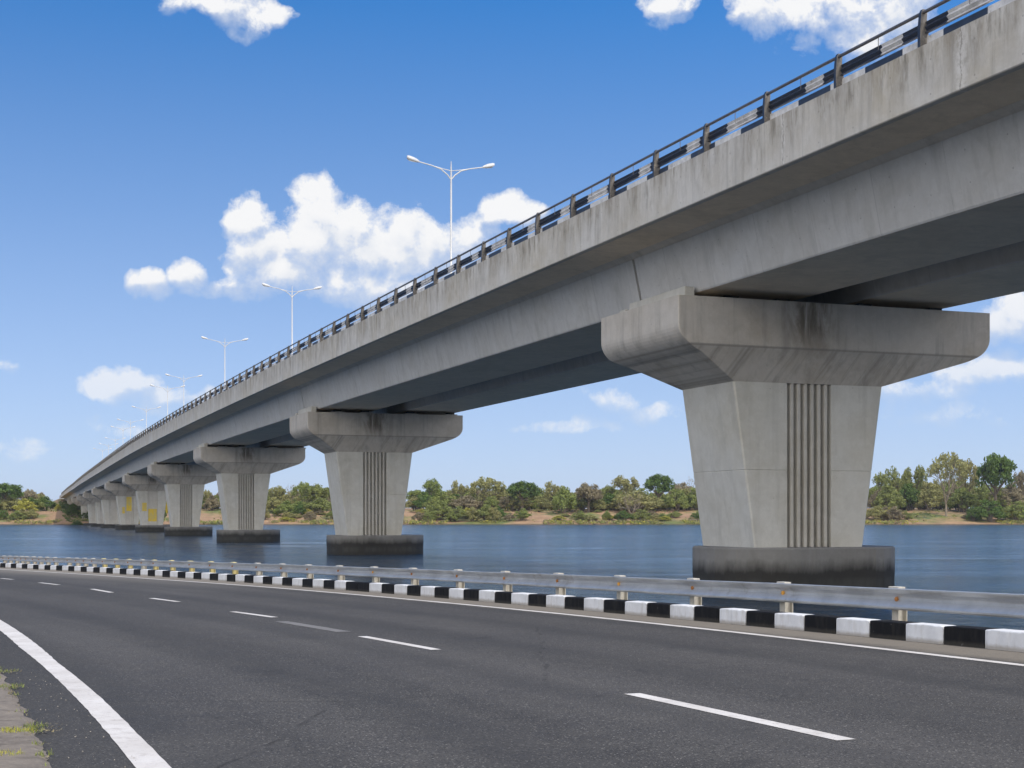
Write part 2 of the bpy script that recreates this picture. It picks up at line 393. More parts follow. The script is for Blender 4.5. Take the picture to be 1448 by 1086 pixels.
M['bark'] = plain('bark', (0.17, 0.135, 0.10), 0.9, 0, 0.5, 3)
M['bark_pale'] = plain('pale_bark', (0.28, 0.23, 0.17), 0.9, 0, 0.4, 3)

# ------------------------------------------------------------------ bridge alignment
K = [(968, .95), (435, 2), (284, 3), (214, 4), (176, 5), (150, 6), (131, 7), (118, 8), (109, 9), (101, 10), (95.5, 11)]
kd = np.array([k[1] for k in K]); kx = np.array([(k[0] - 724) * k[1] for k in K])
kd = np.r_[-.5, .3, kd, 12, 14]; kx = np.r_[kx[0] + 785 * 1.45, kx[0] + 785 * .65, kx, kx[-1] - 685, kx[-1] - 685 * 3]
km = np.zeros(len(kd)); km[1:-1] = (kx[2:] - kx[:-2]) / (kd[2:] - kd[:-2]); km[0] = km[1]; km[-1] = km[-2]
def Lx(s):
    i = int(np.clip(np.searchsorted(kd, s) - 1, 0, len(kd) - 2)); h = kd[i + 1] - kd[i]; q = (s - kd[i]) / h
    return (2*q**3-3*q*q+1)*kx[i] + (q**3-2*q*q+q)*h*km[i] + (3*q*q-2*q**3)*kx[i+1] + (q**3-q*q)*h*km[i+1]
def fr(s):
    dx = (Lx(s + 1e-3) - Lx(s - 1e-3)) / 2e-3; n = math.hypot(dx, F)
    return Lx(s), s * F, F / n, -dx / n
zf_s = [-1, 5, 6, 7, 8, 9, 10, 11, 12, 14]
zf_v = [388, 386, 373, 360, 351, 344, 337, 331, 326, 318]
def zf(s):       # height of the soffit edge above the horizon, in units
    i = max(0, min(len(zf_s) - 2, int(np.searchsorted(zf_s, s)) - 1))
    a = np.interp(s - .5, zf_s, zf_v); b = np.interp(s, zf_s, zf_v); c = np.interp(s + .5, zf_s, zf_v)
    return (a + 2 * b + c) / 4
def gb(s):       # girder depth below the soffit edge
    return np.interp(s, [5, 8, 10, 12], [78, 64, 56, 50])
def fh(s):
    return np.interp(s, [5, 12], [57, 40])
def BP(s, u, h):  # bridge point: station, offset to the right, height above the horizon
    x, y, ux, uy = fr(s)
    return ((x + u * ux) * U, (y + u * uy) * U, HW + h * U)
def s_at(px, u):
    lo, hi = 0.2, 13.5
    for _ in range(50):
        m = (lo + hi) / 2; x, y, ux, uy = fr(m)
        if (x + u * ux) / (y + u * uy) * F + 724 > px: lo = m
        else: hi = m
    return (lo + hi) / 2

S0, S1 = 0.10, 12.35
joints = [S0] + [k + .095 for _, k in K] + [S1]
def stations(a, b):
    n = max(4, int((b - a) / (0.06 if a < 3 else 0.12)))
    return [a + (b - a) * i / n for i in range(n + 1)]
_arc = {}
def arc(s):
    return s * 64.0

deck = empty('bridge_deck', BP(0.95, 236, 0)[:2] + (0,))
tag(deck, 'long grey concrete bridge deck on box girders crossing the river', 'bridge')
DO = tuple(deck.location)
WL, WR = -62, 552
def loft(name, prof, a, b, mat, smooth=False, closed=True, mif=None):
    """prof(s) -> list of (u, h) ; swept from station a to b"""
    m = MB(); ss = stations(a, b); rows = []; uvs = []
    for s in ss:
        pr = prof(s); rows.append([BP(s, u, h) for u, h in pr])
        per = [0.0]
        for i in range(1, len(pr)): per.append(per[-1] + math.dist(pr[i], pr[i - 1]) * U)
        uvs.append([(arc(s), q) for q in per])
    if closed:
        rows = [r + [r[0]] for r in rows]
        uvs = [q + [(q[0][0], q[-1][1])] for q in uvs]
    m.grid(rows, uvs=uvs, smooth=smooth, mif=mif)
    if closed:
        m.quad(rows[0][:-1]); m.quad(rows[-1][:-1][::-1])
    o = m.build(name, mat, deck, DO); return o
GA = (38, 206); GB = (292, 457)
for j in range(len(joints) - 1):
    a, b = joints[j] + (0.0002 if j else 0), joints[j + 1] - 0.0002
    ga, gbb = joints[j] + (0.0016 if j else 0), joints[j + 1] - 0.0016
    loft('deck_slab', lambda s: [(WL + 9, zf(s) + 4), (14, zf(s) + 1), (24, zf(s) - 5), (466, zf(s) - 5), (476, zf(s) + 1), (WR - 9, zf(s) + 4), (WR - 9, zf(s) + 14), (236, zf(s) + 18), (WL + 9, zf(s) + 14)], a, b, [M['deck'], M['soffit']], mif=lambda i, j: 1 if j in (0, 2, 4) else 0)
    mid = (a + b) / 2
    for (c, d_) in ((a, mid - .0003), (mid + .0003, b)):
        loft('fascia', lambda s: [(WL, zf(s) + fh(s)), (WL, zf(s) + 1), (WL + 1, zf(s)), (WL + 8.7, zf(s)), (WL + 8.7, zf(s) + fh(s))], c, d_, M['fascia'])
    loft('fascia', lambda s: [(WR - 8.7, zf(s) + fh(s)), (WR - 8.7, zf(s)), (WR, zf(s)), (WR, zf(s) + fh(s))], a, b, M['fascia'])
    for (g0, g1) in (GA, GB):
        sl = 15
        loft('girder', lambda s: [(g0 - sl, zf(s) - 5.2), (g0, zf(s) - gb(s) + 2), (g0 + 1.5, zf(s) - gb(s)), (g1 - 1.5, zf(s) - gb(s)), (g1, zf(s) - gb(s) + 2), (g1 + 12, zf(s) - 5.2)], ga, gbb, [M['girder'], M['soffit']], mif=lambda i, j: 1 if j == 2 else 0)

for s_ in joints[1:-1]:  # dark blocks added inside the joints so no sky light leaks through
    for (g0, g1) in (GA, GB):
        loft('joint_gap_block', lambda s: [(g0 - 8, zf(s) - 6), (g0 + 4, zf(s) - gb(s) + 6), (g1 - 4, zf(s) - gb(s) + 6), (g1 + 6, zf(s) - 6)], s_ - .004, s_ + .004, M['joint'])
# striped kerb on the deck edge (part of the deck)
def kerb_strip():
    m = MB(); L = 0.0285; s = 0.3; i = 0
    while s < 10:
        e = min(s + L, 10); st = [s, (s + e) / 2, e]
        rows = [[BP(q, WL + 12, zf(q) + fh(q) - 4), BP(q, WL + 12, zf(q) + fh(q) + 12), BP(q, WL + 13, zf(q) + fh(q) + 13.2), BP(q, WL + 21, zf(q) + fh(q) + 13.2), BP(q, WL + 21, zf(q) + fh(q) - 4)] for q in st]
        m.grid(rows, mi=i % 2); s = e; i += 1
    return m.build('kerb', [M['navy'], M['rail_white']], deck, DO)
kerb_strip()

# railing
rail = empty('bridge_railing', BP(0.7, WL, zf(.7) + 57)[:3])
tag(rail, 'dark steel railing with a striped beam along the bridge edge', 'railing')
RO = tuple(rail.location)
post_px = [1300, 1181, 1080, 995, 924, 862, 807, 757.5, 717, 681]
ps = [s_at(x, WL + 5) for x in post_px]
dp = (ps[-1] - ps[0]) / (len(ps) - 1)
plist = [ps[0] - dp * 2, ps[0] - dp] + ps
while plist[-1] < 11.8: plist.append(plist[-1] + dp)
def post_mesh(m, s):
    x, y, ux, uy = fr(s); e = Vector((ux, uy, 0)); tdir = Vector((-uy, ux, 0))
    b = Vector(BP(s, WL + 4.5, zf(s) + fh(s))); 
    prof = [(0.00, -0.01), (0.00, 0.62), (0.04, 1.02), (0.09, 1.12), (0.20, 1.12), (0.235, 1.06), (0.22, 0.85), (0.27, 0.55), (0.31, -0.01)]
    w = 0.06
    A = [b + e * p + Vector((0, 0, z)) - tdir * w for p, z in prof]; B = [b + e * p + Vector((0, 0, z)) + tdir * w for p, z in prof]
    m.quad(A[::-1], 1); m.quad(B)
    for i in range(len(prof)):
        j = (i + 1) % len(prof); m.quad([A[i], A[j], B[j], B[i]])
    # base plate
    P = [b + e * p + tdir * q + Vector((0, 0, z)) for z in (0.0, 0.03) for p, q in ((-0.05, -0.14), (0.38, -0.14), (0.38, 0.14), (-0.05, 0.14))]
    for q in ((3, 2, 1, 0), (4, 5, 6, 7), (0, 1, 5, 4), (1, 2, 6, 5), (2, 3, 7, 6), (3, 0, 4, 7)): m.quad([P[i] for i in q])
for s in plist[:96]:
    m = MB(); post_mesh(m, s); m.build('post', [M['navy'], M['post_side']], rail, RO)
m = MB()
for s in plist[96:]: post_mesh(m, s)
tag(m.build('post', [M['navy'], M['post_side']], rail, RO), kind='stuff')
ss = [plist[0] + (11.8 - plist[0]) * i / 500 for i in range(501)]
m = MB(); m.tube([Vector(BP(s, WL + 8.6, zf(s) + fh(s))) + Vector((0, 0, 1.03)) for s in ss], 0.052, 8)
for a, b in zip(plist[:40], plist[1:41]):
    s = (a + b) / 2; q = Vector(BP(s, WL + 8.6, zf(s) + fh(s)))
    m.tube([q + Vector((0, 0, .62)), q + Vector((0, 0, 1.0))], 0.012, 5)
m.build('top_rail', M['steel_rail'], rail, RO)
m = MB(); L = dp / 4.0; s = plist[0]; i = 0
while s < 11.8:
    e = min(s + L, 11.8); st = [s, e]
    rows = []
    for q in st:
        pr = [(0, .46), (.07, .54), (.0, .62), (.07, .70), (0.03, .78), (.12, .76), (.12, .47)]
        x, y, ux, uy = fr(q); b = Vector(BP(q, WL + 9.6, zf(q) + fh(q)))
        rows.append([b + Vector((ux * p, uy * p, z)) for p, z in pr])
    m.grid(rows, close_v=True, mi=1 if i % 4 == 1 or (i % 4 == 2 and i % 3 == 0) else 0); s = e; i += 1
m.build('beam', [M['navy'], M['rail_white']], rail, RO)

# ------------------------------------------------------------------ piers
def make_pier(name, loc, rz, wcap, zcolb, grooves, big, flutes=True):
    ca, cb_ = (-9 * U, 501 * U) if big else (0.0, wcap * U)
    """local x along the crosshead, y along the bridge, z from the water"""
    root = empty(name, loc, rz)
    ZT = 299 * U + HW
    if not big: ZT = 298 * U + HW
    def h(v): return v * U + HW
    W = wcap * U; VD = 254 * U
    hw = h(188)
    # crosshead
    bz = lambda w_, zl: [(w_ * t_ * t_, (1 - t_) ** 2 * 262 + 2 * t_ * (1 - t_) * 238 + t_ * t_ * zl) for t_ in [k_ / 10 for k_ in range(11)]]
    left = [(0, 299)] + bz(38, 224.5) + [(88, 188.2)]
    pr = [(u * U, h(z)) for u, z in left]
    ur = (cb_ - (W - 147 * U)) / U
    right = [(0, 299)] + bz(42, 225) + [(ur, 188.2)]
    pl = [(x + ca * (1 if i < len(pr) - 1 else 0), z) for i, (x, z) in enumerate(pr)]
    full = pl + [(cb_ - u * U, h(z)) for u, z in reversed(right)]
    def vin(z):
        hz = (z - HW) / U
        return 0 if hz >= 236 else (236 - hz) / 48 * 24 * U
    m = MB()
    # front and back faces as strips between matching left and right profile points
    n = len(pr)
    zs = [z for _, z in pr]
    def xat(z, side):
        pts = full[:n] if side == 0 else full[n:][::-1]
        for (x0, z0), (x1, z1) in zip(pts, pts[1:]):
            if z0 >= z >= z1: return x0 if z0 == z1 else x0 + (x1 - x0) * (z0 - z) / (z0 - z1)
        return pts[-1][0]
    lv = sorted(set([h(299), h(236), h(212), h(200), h(188.2)] + [h(q_[1]) for q_ in bz(40, 224.7)]), reverse=True)
    b = 0.035
    ring = []
    for z in lv:
        xl, xr, v = xat(z, 0), xat(z, 1), vin(z)
        r = b
        ring.append([(xl, v + r, z), (xl + r, v, z), (xl + (xr - xl) * .33, v, z), (xl + (xr - xl) * .66, v, z), (xr - r, v, z), (xr, v + r, z), (xr, VD - v * 3.1 - r, z), (xr - r, VD - v * 3.1, z), (xl + r, VD - v * 3.1, z), (xl, VD - v * 3.1 - r, z)])
    m.grid(ring, close_v=True)
    m.quad(ring[0]); m.quad(ring[-1][::-1])
    m.build('crosshead', M['cap'], root)
    # column: tapered shaft, slot for flutes on the front face
    ct, cb = h(188.1), h(zcolb)
    c0, c1 = 24 * U, 178 * U
    uL = lambda z: (88 + (122 - 88) * (ct - z) / (ct - cb)) * U
    uR = lambda z: W - (147 + (180 - 147) * (ct - z) / (ct - cb)) * U
    gl, gr = 173 * U * (W / (478 * U)), 245 * U * (W / (478 * U))
    dg = 0.24
    zj = h(66)
    levels = [ct, zj + .02, zj, zj - .02, cb]
    m = MB(); r = 0.06
    nf = 6 if flutes else 0
    ring = []
    for z in levels:
        k = 0.02 if z == zj else 0.0
        a, c = uL(z) + k, uR(z) - k
        front = [(a, c0 + r + k), (a + r, c0 + k), (gl, c0 + k)]
        front += [(gl + 0.01, c0 + dg), (gr - 0.01, c0 + dg)]
        front += [(gr, c0 + k), (c - r, c0 + k), (c, c0 + r + k), (c, c1 - r), (c - r, c1), (a + r, c1), (a, c1 - r)]
        ring.append([(x, y, z) for x, y in front])
    m.grid(ring, close_v=True); m.quad(ring[0]); m.quad(ring[-1][::-1])
    m.build('column', M['column'], root)
    if grooves:
        m = MB(); nr = 6; pitch = (gr - gl) / (nr + .55)
        for i in range(nr):
            x0 = gl + pitch * (i + .55); w = pitch * .46
            pts = [(x0, c0 + dg), (x0, c0 + .05), (x0 + .02, c0 + .012), (x0 + w - .02, c0 + .012), (x0 + w, c0 + .05), (x0 + w, c0 + dg)]
            m.grid([[(x, y, ct - .004) for x, y in pts], [(x, y, cb + .01) for x, y in pts]])
        m.build('fluting', M['flute'], root)
    else:
        m = MB(); m.box(gl + .02, gr - .02, c0 + .12, c0 + dg - .01, cb + .01, ct - .01)
        m.build('recess_panel', M['flute'], root)
    # pile cap with rounded ends
    x0, x1 = 82 * U, 377 * U * (W / (478 * U)); y0, y1 = -6 * U, 206 * U; R = 95 * U
    def ringp(ins, z):
        pts = []
        for cx, cy, a0 in ((x1 - R, y0 + R, -90), (x1 - R, y1 - R, 0), (x0 + R, y1 - R, 90), (x0 + R, y0 + R, 180)):
            for k in range(9):
                a = rad(a0 + k * 90 / 8); pts.append((cx + (R - ins) * math.cos(a), cy + (R - ins) * math.sin(a), z))
        return pts
    m = MB(); rr = [ringp(.06, cb), ringp(0, cb - .06), ringp(0, 1.0), ringp(0.02, .5), ringp(0, -2.5)]
    m.grid(rr, close_v=True, smooth=False); m.quad(rr[0])
    m.build('pile_cap', M['pile'], root)
    # upstand at the outer edge and bearing plinths
    zt = h(299)
    def up(zz): return zz + .001
    m = MB(); m.box(18 * U, 33 * U, 34 * U, VD - 42 * U, up(zt), zt + .52, bev=.02); m.build('upstand', M['column'], root)
    m = MB(); m.box(12 * U, 27 * U, VD - 41 * U, VD - 20 * U, up(zt), zt + .28, bev=.02); m.build('upstand', M['column'], root)
    zb = HW + (388 - 78) * U - .012
    for gx in ((GA[0] + 60, ), (GA[1] - 25, ), (GB[0] + 25, ), (GB[1] - 17, )):
        for v in (55, 205):
            x = gx[0] * U
            m = MB(); m.box(x - .55, x + .55, v * U - .4, v * U + .4, up(zt), zt + .17, bev=.015)
            o = m.build('bearing_plinth', M['column'], root)
            m = MB(); m.box(x - .32, x + .32, v * U - .25, v * U + .25, zt + .171, zb)
            m.build('bearing_pad', M['bearing'], o)
    return root

def copy_tree(o, parent=None):
    c = o.copy(); COL.objects.link(c); c.parent = parent
    for ch in [q for q in bpy.data.objects if q.parent == o]: copy_tree(ch, c)
    return c
pier_lab = [
 'nearest and largest concrete pier, fluted column on a black-stained pile cap behind the guardrail',
 'second concrete pier from the camera, fluted column standing clear in open water',
 'third concrete pier from the camera, thin grooves down its column',
 'fourth concrete pier from the camera, clean grey column before a yellow shrub',
 'fifth concrete pier with a bright yellow painted square on its column',
 'sixth concrete pier with faint yellow stains down its recess',
 'seventh concrete pier, pale unmarked column, pile cap in the water beside the bank',
 'eighth concrete pier, narrow pale column at the edge of the dark bank',
 'ninth concrete pier, on the shaded slope under the deck',
 'tenth concrete pier, small, high on the shaded slope',
 'last and smallest concrete pier by the far abutment',
]
caps_z = [299, 299, 299, 299, 299, 297, 284, 287, 285, 278, 273]
proto = {}
for i, (px, s) in enumerate(K):
    x, y, ux, uy = fr(s); rz = math.atan2(uy, ux)
    loc = (x * U, y * U, 0)
    wc = 478 if i == 0 else 462 if i == 1 else 448
    if i < 2: p_ = make_pier('bridge_pier', loc, rz, wc, -42 if i == 0 else -52, True, i == 0)
    elif i == 2: p_ = proto['t'] = make_pier('bridge_pier', loc, rz, wc, -54, True, False)
    elif i == 3: p_ = copy_tree(proto['t'])
    elif i == 4: p_ = proto['p'] = make_pier('bridge_pier', loc, rz, wc, -54, False, False)
    else: p_ = copy_tree(proto['p'])
    p_.location = (loc[0], loc[1], min(0, (zf(s) - gb(s) - 310) * U)); p_.rotation_euler = (0, 0, rz)
    tag(p_, pier_lab[i], 'bridge pier', 'concrete piers under the bridge')
    if i >= 7:
        for ch in p_.children:
            if ch.name.split('.')[0] in ('column', 'recess_panel'):
                ch.scale = (.66, 1, 1); ch.location.x = 212 * U * (1 - .66)
    if i in (4, 5):
        proto['y%d' % i] = p_
def patch(root, name, x0, x1, z0, z1, y):
    m = MB(); m.box(x0, x1, y - .004, y + .02, z0, z1); m.build(name, M['yellow'], root)
c0 = 24 * U
W2 = 448 / 478
patch(proto['y4'], 'yellow_paint', 124 * U, 156 * U, HW + 45 * U, HW + 105 * U, c0)
patch(proto['y4'], 'yellow_paint', 173 * W2 * U + .12, 245 * W2 * U - .12, HW - 28 * U, HW + 62 * U, c0 + .12)
patch(proto['y5'], 'yellow_paint', 173 * W2 * U + .2, 245 * W2 * U - .5, HW + 60 * U, HW + 182 * U, c0 + .12)
patch(proto['y5'], 'yellow_paint', 134 * U, 155 * U, HW + 40 * U, HW + 95 * U, c0)

# ------------------------------------------------------------------ street lamps on the deck
def make_lamp():
    root = empty('street_lamp')
    Hh = 12.0
    m = MB(); m.tube([(0, 0, 0), (0, 0, .5), (0, 0, .52), (0, 0, Hh), (0, 0, Hh + .55)], [.15, .15, .085, .055, .02], 10)
    m.build('pole', M['lamp_grey'], root)
    for sgn in (-1, 1):
        m = MB()
        P = [(0, 0, Hh - .65), (sgn * .25, 0, Hh - .35), (sgn * .7, 0, Hh - .02), (sgn * 1.3, 0, Hh + .16), (sgn * 2.35, 0, Hh + .36)]
        m.tube(P, [.045, .045, .042, .04, .038], 8)
        m.tube([(0, 0, Hh - .08), (sgn * .6, 0, Hh + .02), (sgn * 1.25, 0, Hh + .15)], .028, 6)
        m.build('arm', M['lamp_grey'], root)
        m = MB()
        rows = []
        for x, w, a, b in ((2.2, .05, .30, .40), (2.32, .10, .28, .46), (2.55, .14, .28, .52), (2.9, .15, .30, .55), (3.02, .09, .36, .53)):
            z = Hh + (x - 2.2) * .16
            rows.append([(sgn * x, -w, z + a), (sgn * x, w, z + a), (sgn * x, w * .9, z + (a + b) / 2), (sgn * x, w * .5, z + b), (sgn * x, -w * .5, z + b), (sgn * x, -w * .9, z + (a + b) / 2)])
        m.grid(rows, close_v=True, smooth=True); m.quad(rows[0]); m.quad(rows[-1])
        lu = m.build('luminaire', M['lamp_grey'], root)
        m = MB(); z = Hh + .11
        m.quad([(sgn * 2.5, -.1, z + .2), (sgn * 2.88, -.1, z + .26), (sgn * 2.88, .1, z + .26), (sgn * 2.5, .1, z + .2)]); m.build('lens', M['lens'], lu)
    return root
lamp = make_lamp()
ordn = ['nearest and tallest', 'second', 'third', 'fourth', 'fifth', 'sixth', 'seventh', 'eighth', 'ninth', 'tenth', 'eleventh']
lpx = [(638, 228), (413, 404), (318, 478), (260, 530), (237, 545), (207, 575), (184.5, 593), (174, 603), (163, 619), (153.6, 627), (145, 634)]
lampd = [1.772, 2.677, 3.463, 4.271, 4.737, 5.507, 6.254, 6.668, 7.18, 7.71, 8.30]
for i, dd in enumerate(lampd):
    o = lamp if i == 0 else copy_tree(lamp)
    s = dd
    for _ in range(8):
        y = fr(s)[1] + 236 * fr(s)[3]; s += dd - y / F
    x, y, ux, uy = fr(s)
    o.location = BP(s, 236, zf(s) + 18); o.rotation_euler = (0, 0, math.atan2(uy, ux))
    topz = HW + (HY - lpx[i][1]) * dd * U
    k = (topz - o.location.z) / 12.55
    o.scale = (k, k, k) if i else (k * .98, k, k)
    tag(o, ('%s double-armed pale street lamp on the bridge deck' % ordn[i]) if i == 0 else '%s double-armed pale street lamp from the camera, in the bridge median row' % ordn[i], 'street lamp', 'street lamps along the bridge')

# ------------------------------------------------------------------ road
RH, RT = 1.49, (760 - HY) / F       # drop at the camera and downward grade of the road
def zr(y): return HW - RH - RT * y
KC = (-2.96712341e-03, -3.30616474e-01, 13.9375897)
def kx_(y):
    if y > 82: a = 82
    elif y < -6: a = -6
    else: return KC[0] * y * y + KC[1] * y + KC[2]
    sl = 2 * KC[0] * a + KC[1]
    return KC[0] * a * a + KC[1] * a + KC[2] + sl * (y - a)
ty = np.linspace(-40, 120, 8001); txx = np.array([kx_(y) for y in ty])
sa = np.r_[0, np.cumsum(np.hypot(np.diff(txx), np.diff(ty)))]; sa -= np.interp(0, ty, sa)
def RP(s, off, dz=0.0):
    """road point at arc length s along the kerb face, off metres to its right"""
    y = float(np.interp(s, sa, ty)); x = float(np.interp(s, sa, txx))
    e = .05
    y2 = float(np.interp(s + e, sa, ty)); x2 = float(np.interp(s + e, sa, txx))
    tx_, ty_ = x2 - x, y2 - y; n = math.hypot(tx_, ty_); tx_ /= n; ty_ /= n
    X, Y = x + off * ty_, y - off * tx_
    return (X, Y, zr(Y) + dz)
def rdir(s):
    a = RP(s - .05, 0); b = RP(s + .05, 0)
    return math.atan2(b[1] - a[1], b[0] - a[0])
def gp(x, y):
    d = RH * F / (y - 760); return (x - 724) * d / F, d
def rel(x, y):
    X, Y = gp(x, y); i = int(np.argmin(np.hypot(txx - X, ty - Y)))
    i = min(max(i, 1), len(ty) - 2)
    tx_, ty_ = txx[i + 1] - txx[i - 1], ty[i + 1] - ty[i - 1]; n = math.hypot(tx_, ty_)
    return float(sa[i]), float(((X - txx[i]) * ty_ - (Y - ty[i]) * tx_) / n)
SA, SB = -18.0, 118.0
def strip(name, offs, dz, mat, a=SA, b=SB, n=170, uv=True):
    m = MB(); rows = []; uvs = []
    for i in range(n + 1):
        s = a + (b - a) * i / n
        oo = offs(s) if callable(offs) else offs
        dd = dz if isinstance(dz, (list, tuple)) else [dz] * len(oo)
        rows.append([RP(s, o, z) for o, z in zip(oo, dd)]); uvs.append([(s, o) for o in oo])
    m.grid(rows, uvs=uvs); return m.build(name, mat)
tag(strip('ground', [-60, -14, -12.5, -2, .1, .30, .9, 1.6, 3.2, 6.5], [-.3, -.12, -.09, -.06, -.05, .155, .13, -.05, -1.2, -3.6], M['verge'], n=120), kind='structure')
goff = lambda s: float(np.interp(s, [15, 16.6, 18, 20.6, 23.3, 60], [-12.57, -12.53, -12.49, -12.43, -12.32, -11.6]))
tag(strip('road', lambda s: [-13.6, -11.5, -9, -7, -5, -3, -2, -1, .02], 0.0, M['asphalt'], n=200), kind='structure')
# rough outer edge of the asphalt against the paving
def pav(s):
    e = goff(s) + .05 * mnoise.noise((s * 2.1, 3, 0)) + .035 * mnoise.noise((s * 7, 9, 0))
    return [-22, -16, e - .5, e - .06, e]
tag(strip('pavement', pav, [.02, .02, .03, .028, .006], M['paving'], a=4, b=50, n=500), kind='structure')
eoff = lambda s: float(np.interp(s, [18, 25, 31, 48, 58, 75], [-1.42, -1.2, -1.08, -1.02, -1.2, -1.3]))
tag(strip('edge_line', lambda s: [eoff(s) - .085, eoff(s) + .085], .004, M['line'], b=90, n=260), kind='structure')
l_in = [rel(*p) for p in [(0, 876.6), (28, 894), (82, 937.7), (141, 985.6), (197, 1040.6), (242, 1086)]][::-1]
l_out = [rel(*p) for p in [(0, 891), (28, 915), (84.5, 963), (141, 1022), (194, 1086)]][::-1]
tag(strip('edge_line', lambda s: [float(np.interp(s, [q[0] for q in l_out], [q[1] for q in l_out])) - .01 + .012 * mnoise.noise((s * 3, 0, 0)), float(np.interp(s, [q[0] for q in l_in], [q[1] for q in l_in])) + .012 * mnoise.noise((s * 3, 5, 0))], .004, M['line'], a=4, b=70, n=300), kind='structure')
dashes = [((1198, 1047), (893, 981)), ((617, 919), (512, 900)), ((388, 873), (329, 865)), ((252, 851), (214, 846)), ((158, 838), (130, 833)), ((83, 827), (56, 824)), ((18, 819.5), (2, 818))]
for i, (a, b) in enumerate(dashes):
    s0, o0 = rel(*a); s1, o1 = rel(*b)
    m = MB(); n = 10; rows = []
    for k in range(n + 1):
        s = s0 + (s1 - s0) * k / n; o = o0 + (o1 - o0) * k / n; w = .085 if i == 0 else .075
        sk = .18
        rows.append([RP(s - sk * (1 - k / n) * 0, o - w, .004), RP(s, o + w, .004)])
    m.grid(rows); tag(m.build('lane_dash', M['line']), kind='structure')
s0, o0 = rel(486, 893.6); s1, o1 = rel(398, 879)
m = MB(); m.grid([[RP(s0 + (s1 - s0) * k / 8, o0 + (o1 - o0) * k / 8 + q + .03 * mnoise.noise((k * .9, q * 9, 0)), .004) for q in (-.12, .12)] for k in range(9)])
tag(m.build('worn_lane_dash', M['worn']), kind='structure')
# tar seam lines on the carriageway are in the asphalt material

# kerbstones
rng = random.Random(4)
def kerb_mesh(L, seed):
    r = random.Random(seed); m = MB()
    prof = [(0.0, -.02), (0.006, .236), (0.013, .25), (0.028, .256), (0.27, .257), (0.29, .25), (0.29, -.02)]
    rows = []
    n = 10
    for k in range(n + 1):
        x = -L / 2 + L * k / n
        ins = .008 if k in (0, n) else 0
        row = []
        for j, (o, z) in enumerate(prof):
            jit = .004 * r.uniform(-1, 1) if 0 < j < 4 else 0
            zz = z
            if j == 0: zz = -.02
            row.append((x + (ins * 1.0 if k == 0 else -ins), -(o + ins) + jit, zz - (ins if j in (2, 3, 4) else 0)))
        rows.append(row)
    m.grid(rows); m.quad(rows[0]); m.quad(rows[-1][::-1])
    return m
proto_k = [kerb_mesh(.806, q).build('kerbstone', M['kerb_white']) for q in range(4)]
s = 17.72; i = 0
first = True
nk = 0
seq_px = rel(505, np.interp(505, [400, 600], [828, 845]))[0]
col = 1
S_ = 20.18 - .81 * 18
placed_double = False
while S_ < 93:
    c = S_ + .405
    o = proto_k[nk] if nk < 4 else proto_k[nk % 4].copy()
    if nk >= 4: COL.objects.link(o)
    P = RP(c, 0.0); a = rdir(c)
    o.location = (P[0], P[1], zr(P[1]) + rng.uniform(-.006, .006)); o.rotation_euler = (0, math.atan(RT) * math.sin(a), a + rng.uniform(-.006, .006))
    o.scale = (1, 1, 1 if c < 40 else 1 - .12 * min(1, (c - 40) / 35))
    o.material_slots[0].link = 'OBJECT'
    o.material_slots[0].material = M['kerb_white'] if col else M['kerb_black']
    o['_w'] = col
    tag(o, 'white-painted kerbstone in the striped row below the guardrail' if col else 'black-painted kerbstone in the striped row below the guardrail', 'kerbstone', 'white kerbstones along the road' if col else 'black kerbstones along the road')
    del o['_w']
    nk += 1; S_ += .81
    if not placed_double and not col and S_ > seq_px - .5:
        placed_double = True
    else: col = 1 - col

# ------------------------------------------------------------------ guardrail
gr = empty('guardrail', RP(24, .75))
tag(gr, 'galvanised steel guardrail on short posts behind the striped kerb', 'guardrail')
GO = tuple(gr.location)
ppx = [1271, 1111, 983, 879, 792, 717, 650, 586, 531, 482, 438, 401, 366, 332, 300, 271, 244, 220, 203, 184, 165.6, 148, 133, 121, 110, 98, 79, 68, 58, 49, 39, 32, 24, 15, 7]
kpts = [(0, 802.5), (113, 809), (225, 815), (400, 828), (600, 845), (840, 863), (1089, 885.5), (1270, 906), (1445, 923.5)]
GOFF = .62
def s_of_px(px, off):
    lo, hi = 15.0, 110.0
    for _ in range(50):
        mm = (lo + hi) / 2; X, Y, _z = RP(mm, off)
        if X / Y * F + 724 > px: lo = mm
        else: hi = mm
    return (lo + hi) / 2
gs = [s_of_px(x, GOFF) for x in ppx]
print('post spacing', [round(b - a, 2) for a, b in zip(gs, gs[1:])])
gs = [gs[0] - 3.0 * k for k in range(5, 0, -1)] + gs + [gs[-1] + 2.4 * k for k in range(1, 5)]
rh = lambda s: float(np.interp(s, [20, 32, 48, 75, 90], [.735, .70, .64, .56, .55]))   # rail top above the road
bh = lambda s: float(np.interp(s, [20, 32, 48, 75], [.33, .30, .26, .22]))
m = MB(); rows = []
wprof = [(-.075, 0.00), (-.088, -.03), (-.085, -.10), (-.055, -.24), (-.01, -.34), (.0, -.44), (.0, -.56), (-.03, -.64), (-.075, -.78), (-.088, -.86), (-.085, -.93), (-.07, -1.0), (-.066, -1.0), (-.078, -.90), (-.06, -.76), (.006, -.56), (.006, -.44), (-.05, -.22), (-.078, -.06), (-.068, 0.0)]
n = 290
for k in range(n + 1):
    s = 5 + (88 - 5) * k / n
    wob = .012 * mnoise.noise((s * .25, 1, 0))
    r_ = []
    for o_, zz in wprof:
        P = RP(s, GOFF - .13 + o_ + wob); r_.append((P[0], P[1], zr(P[1]) + rh(s) + zz * bh(s) + wob))
    rows.append(r_)
m.grid(rows, close_v=True, smooth=False); m.build('beam', M['zinc'], gr, GO)
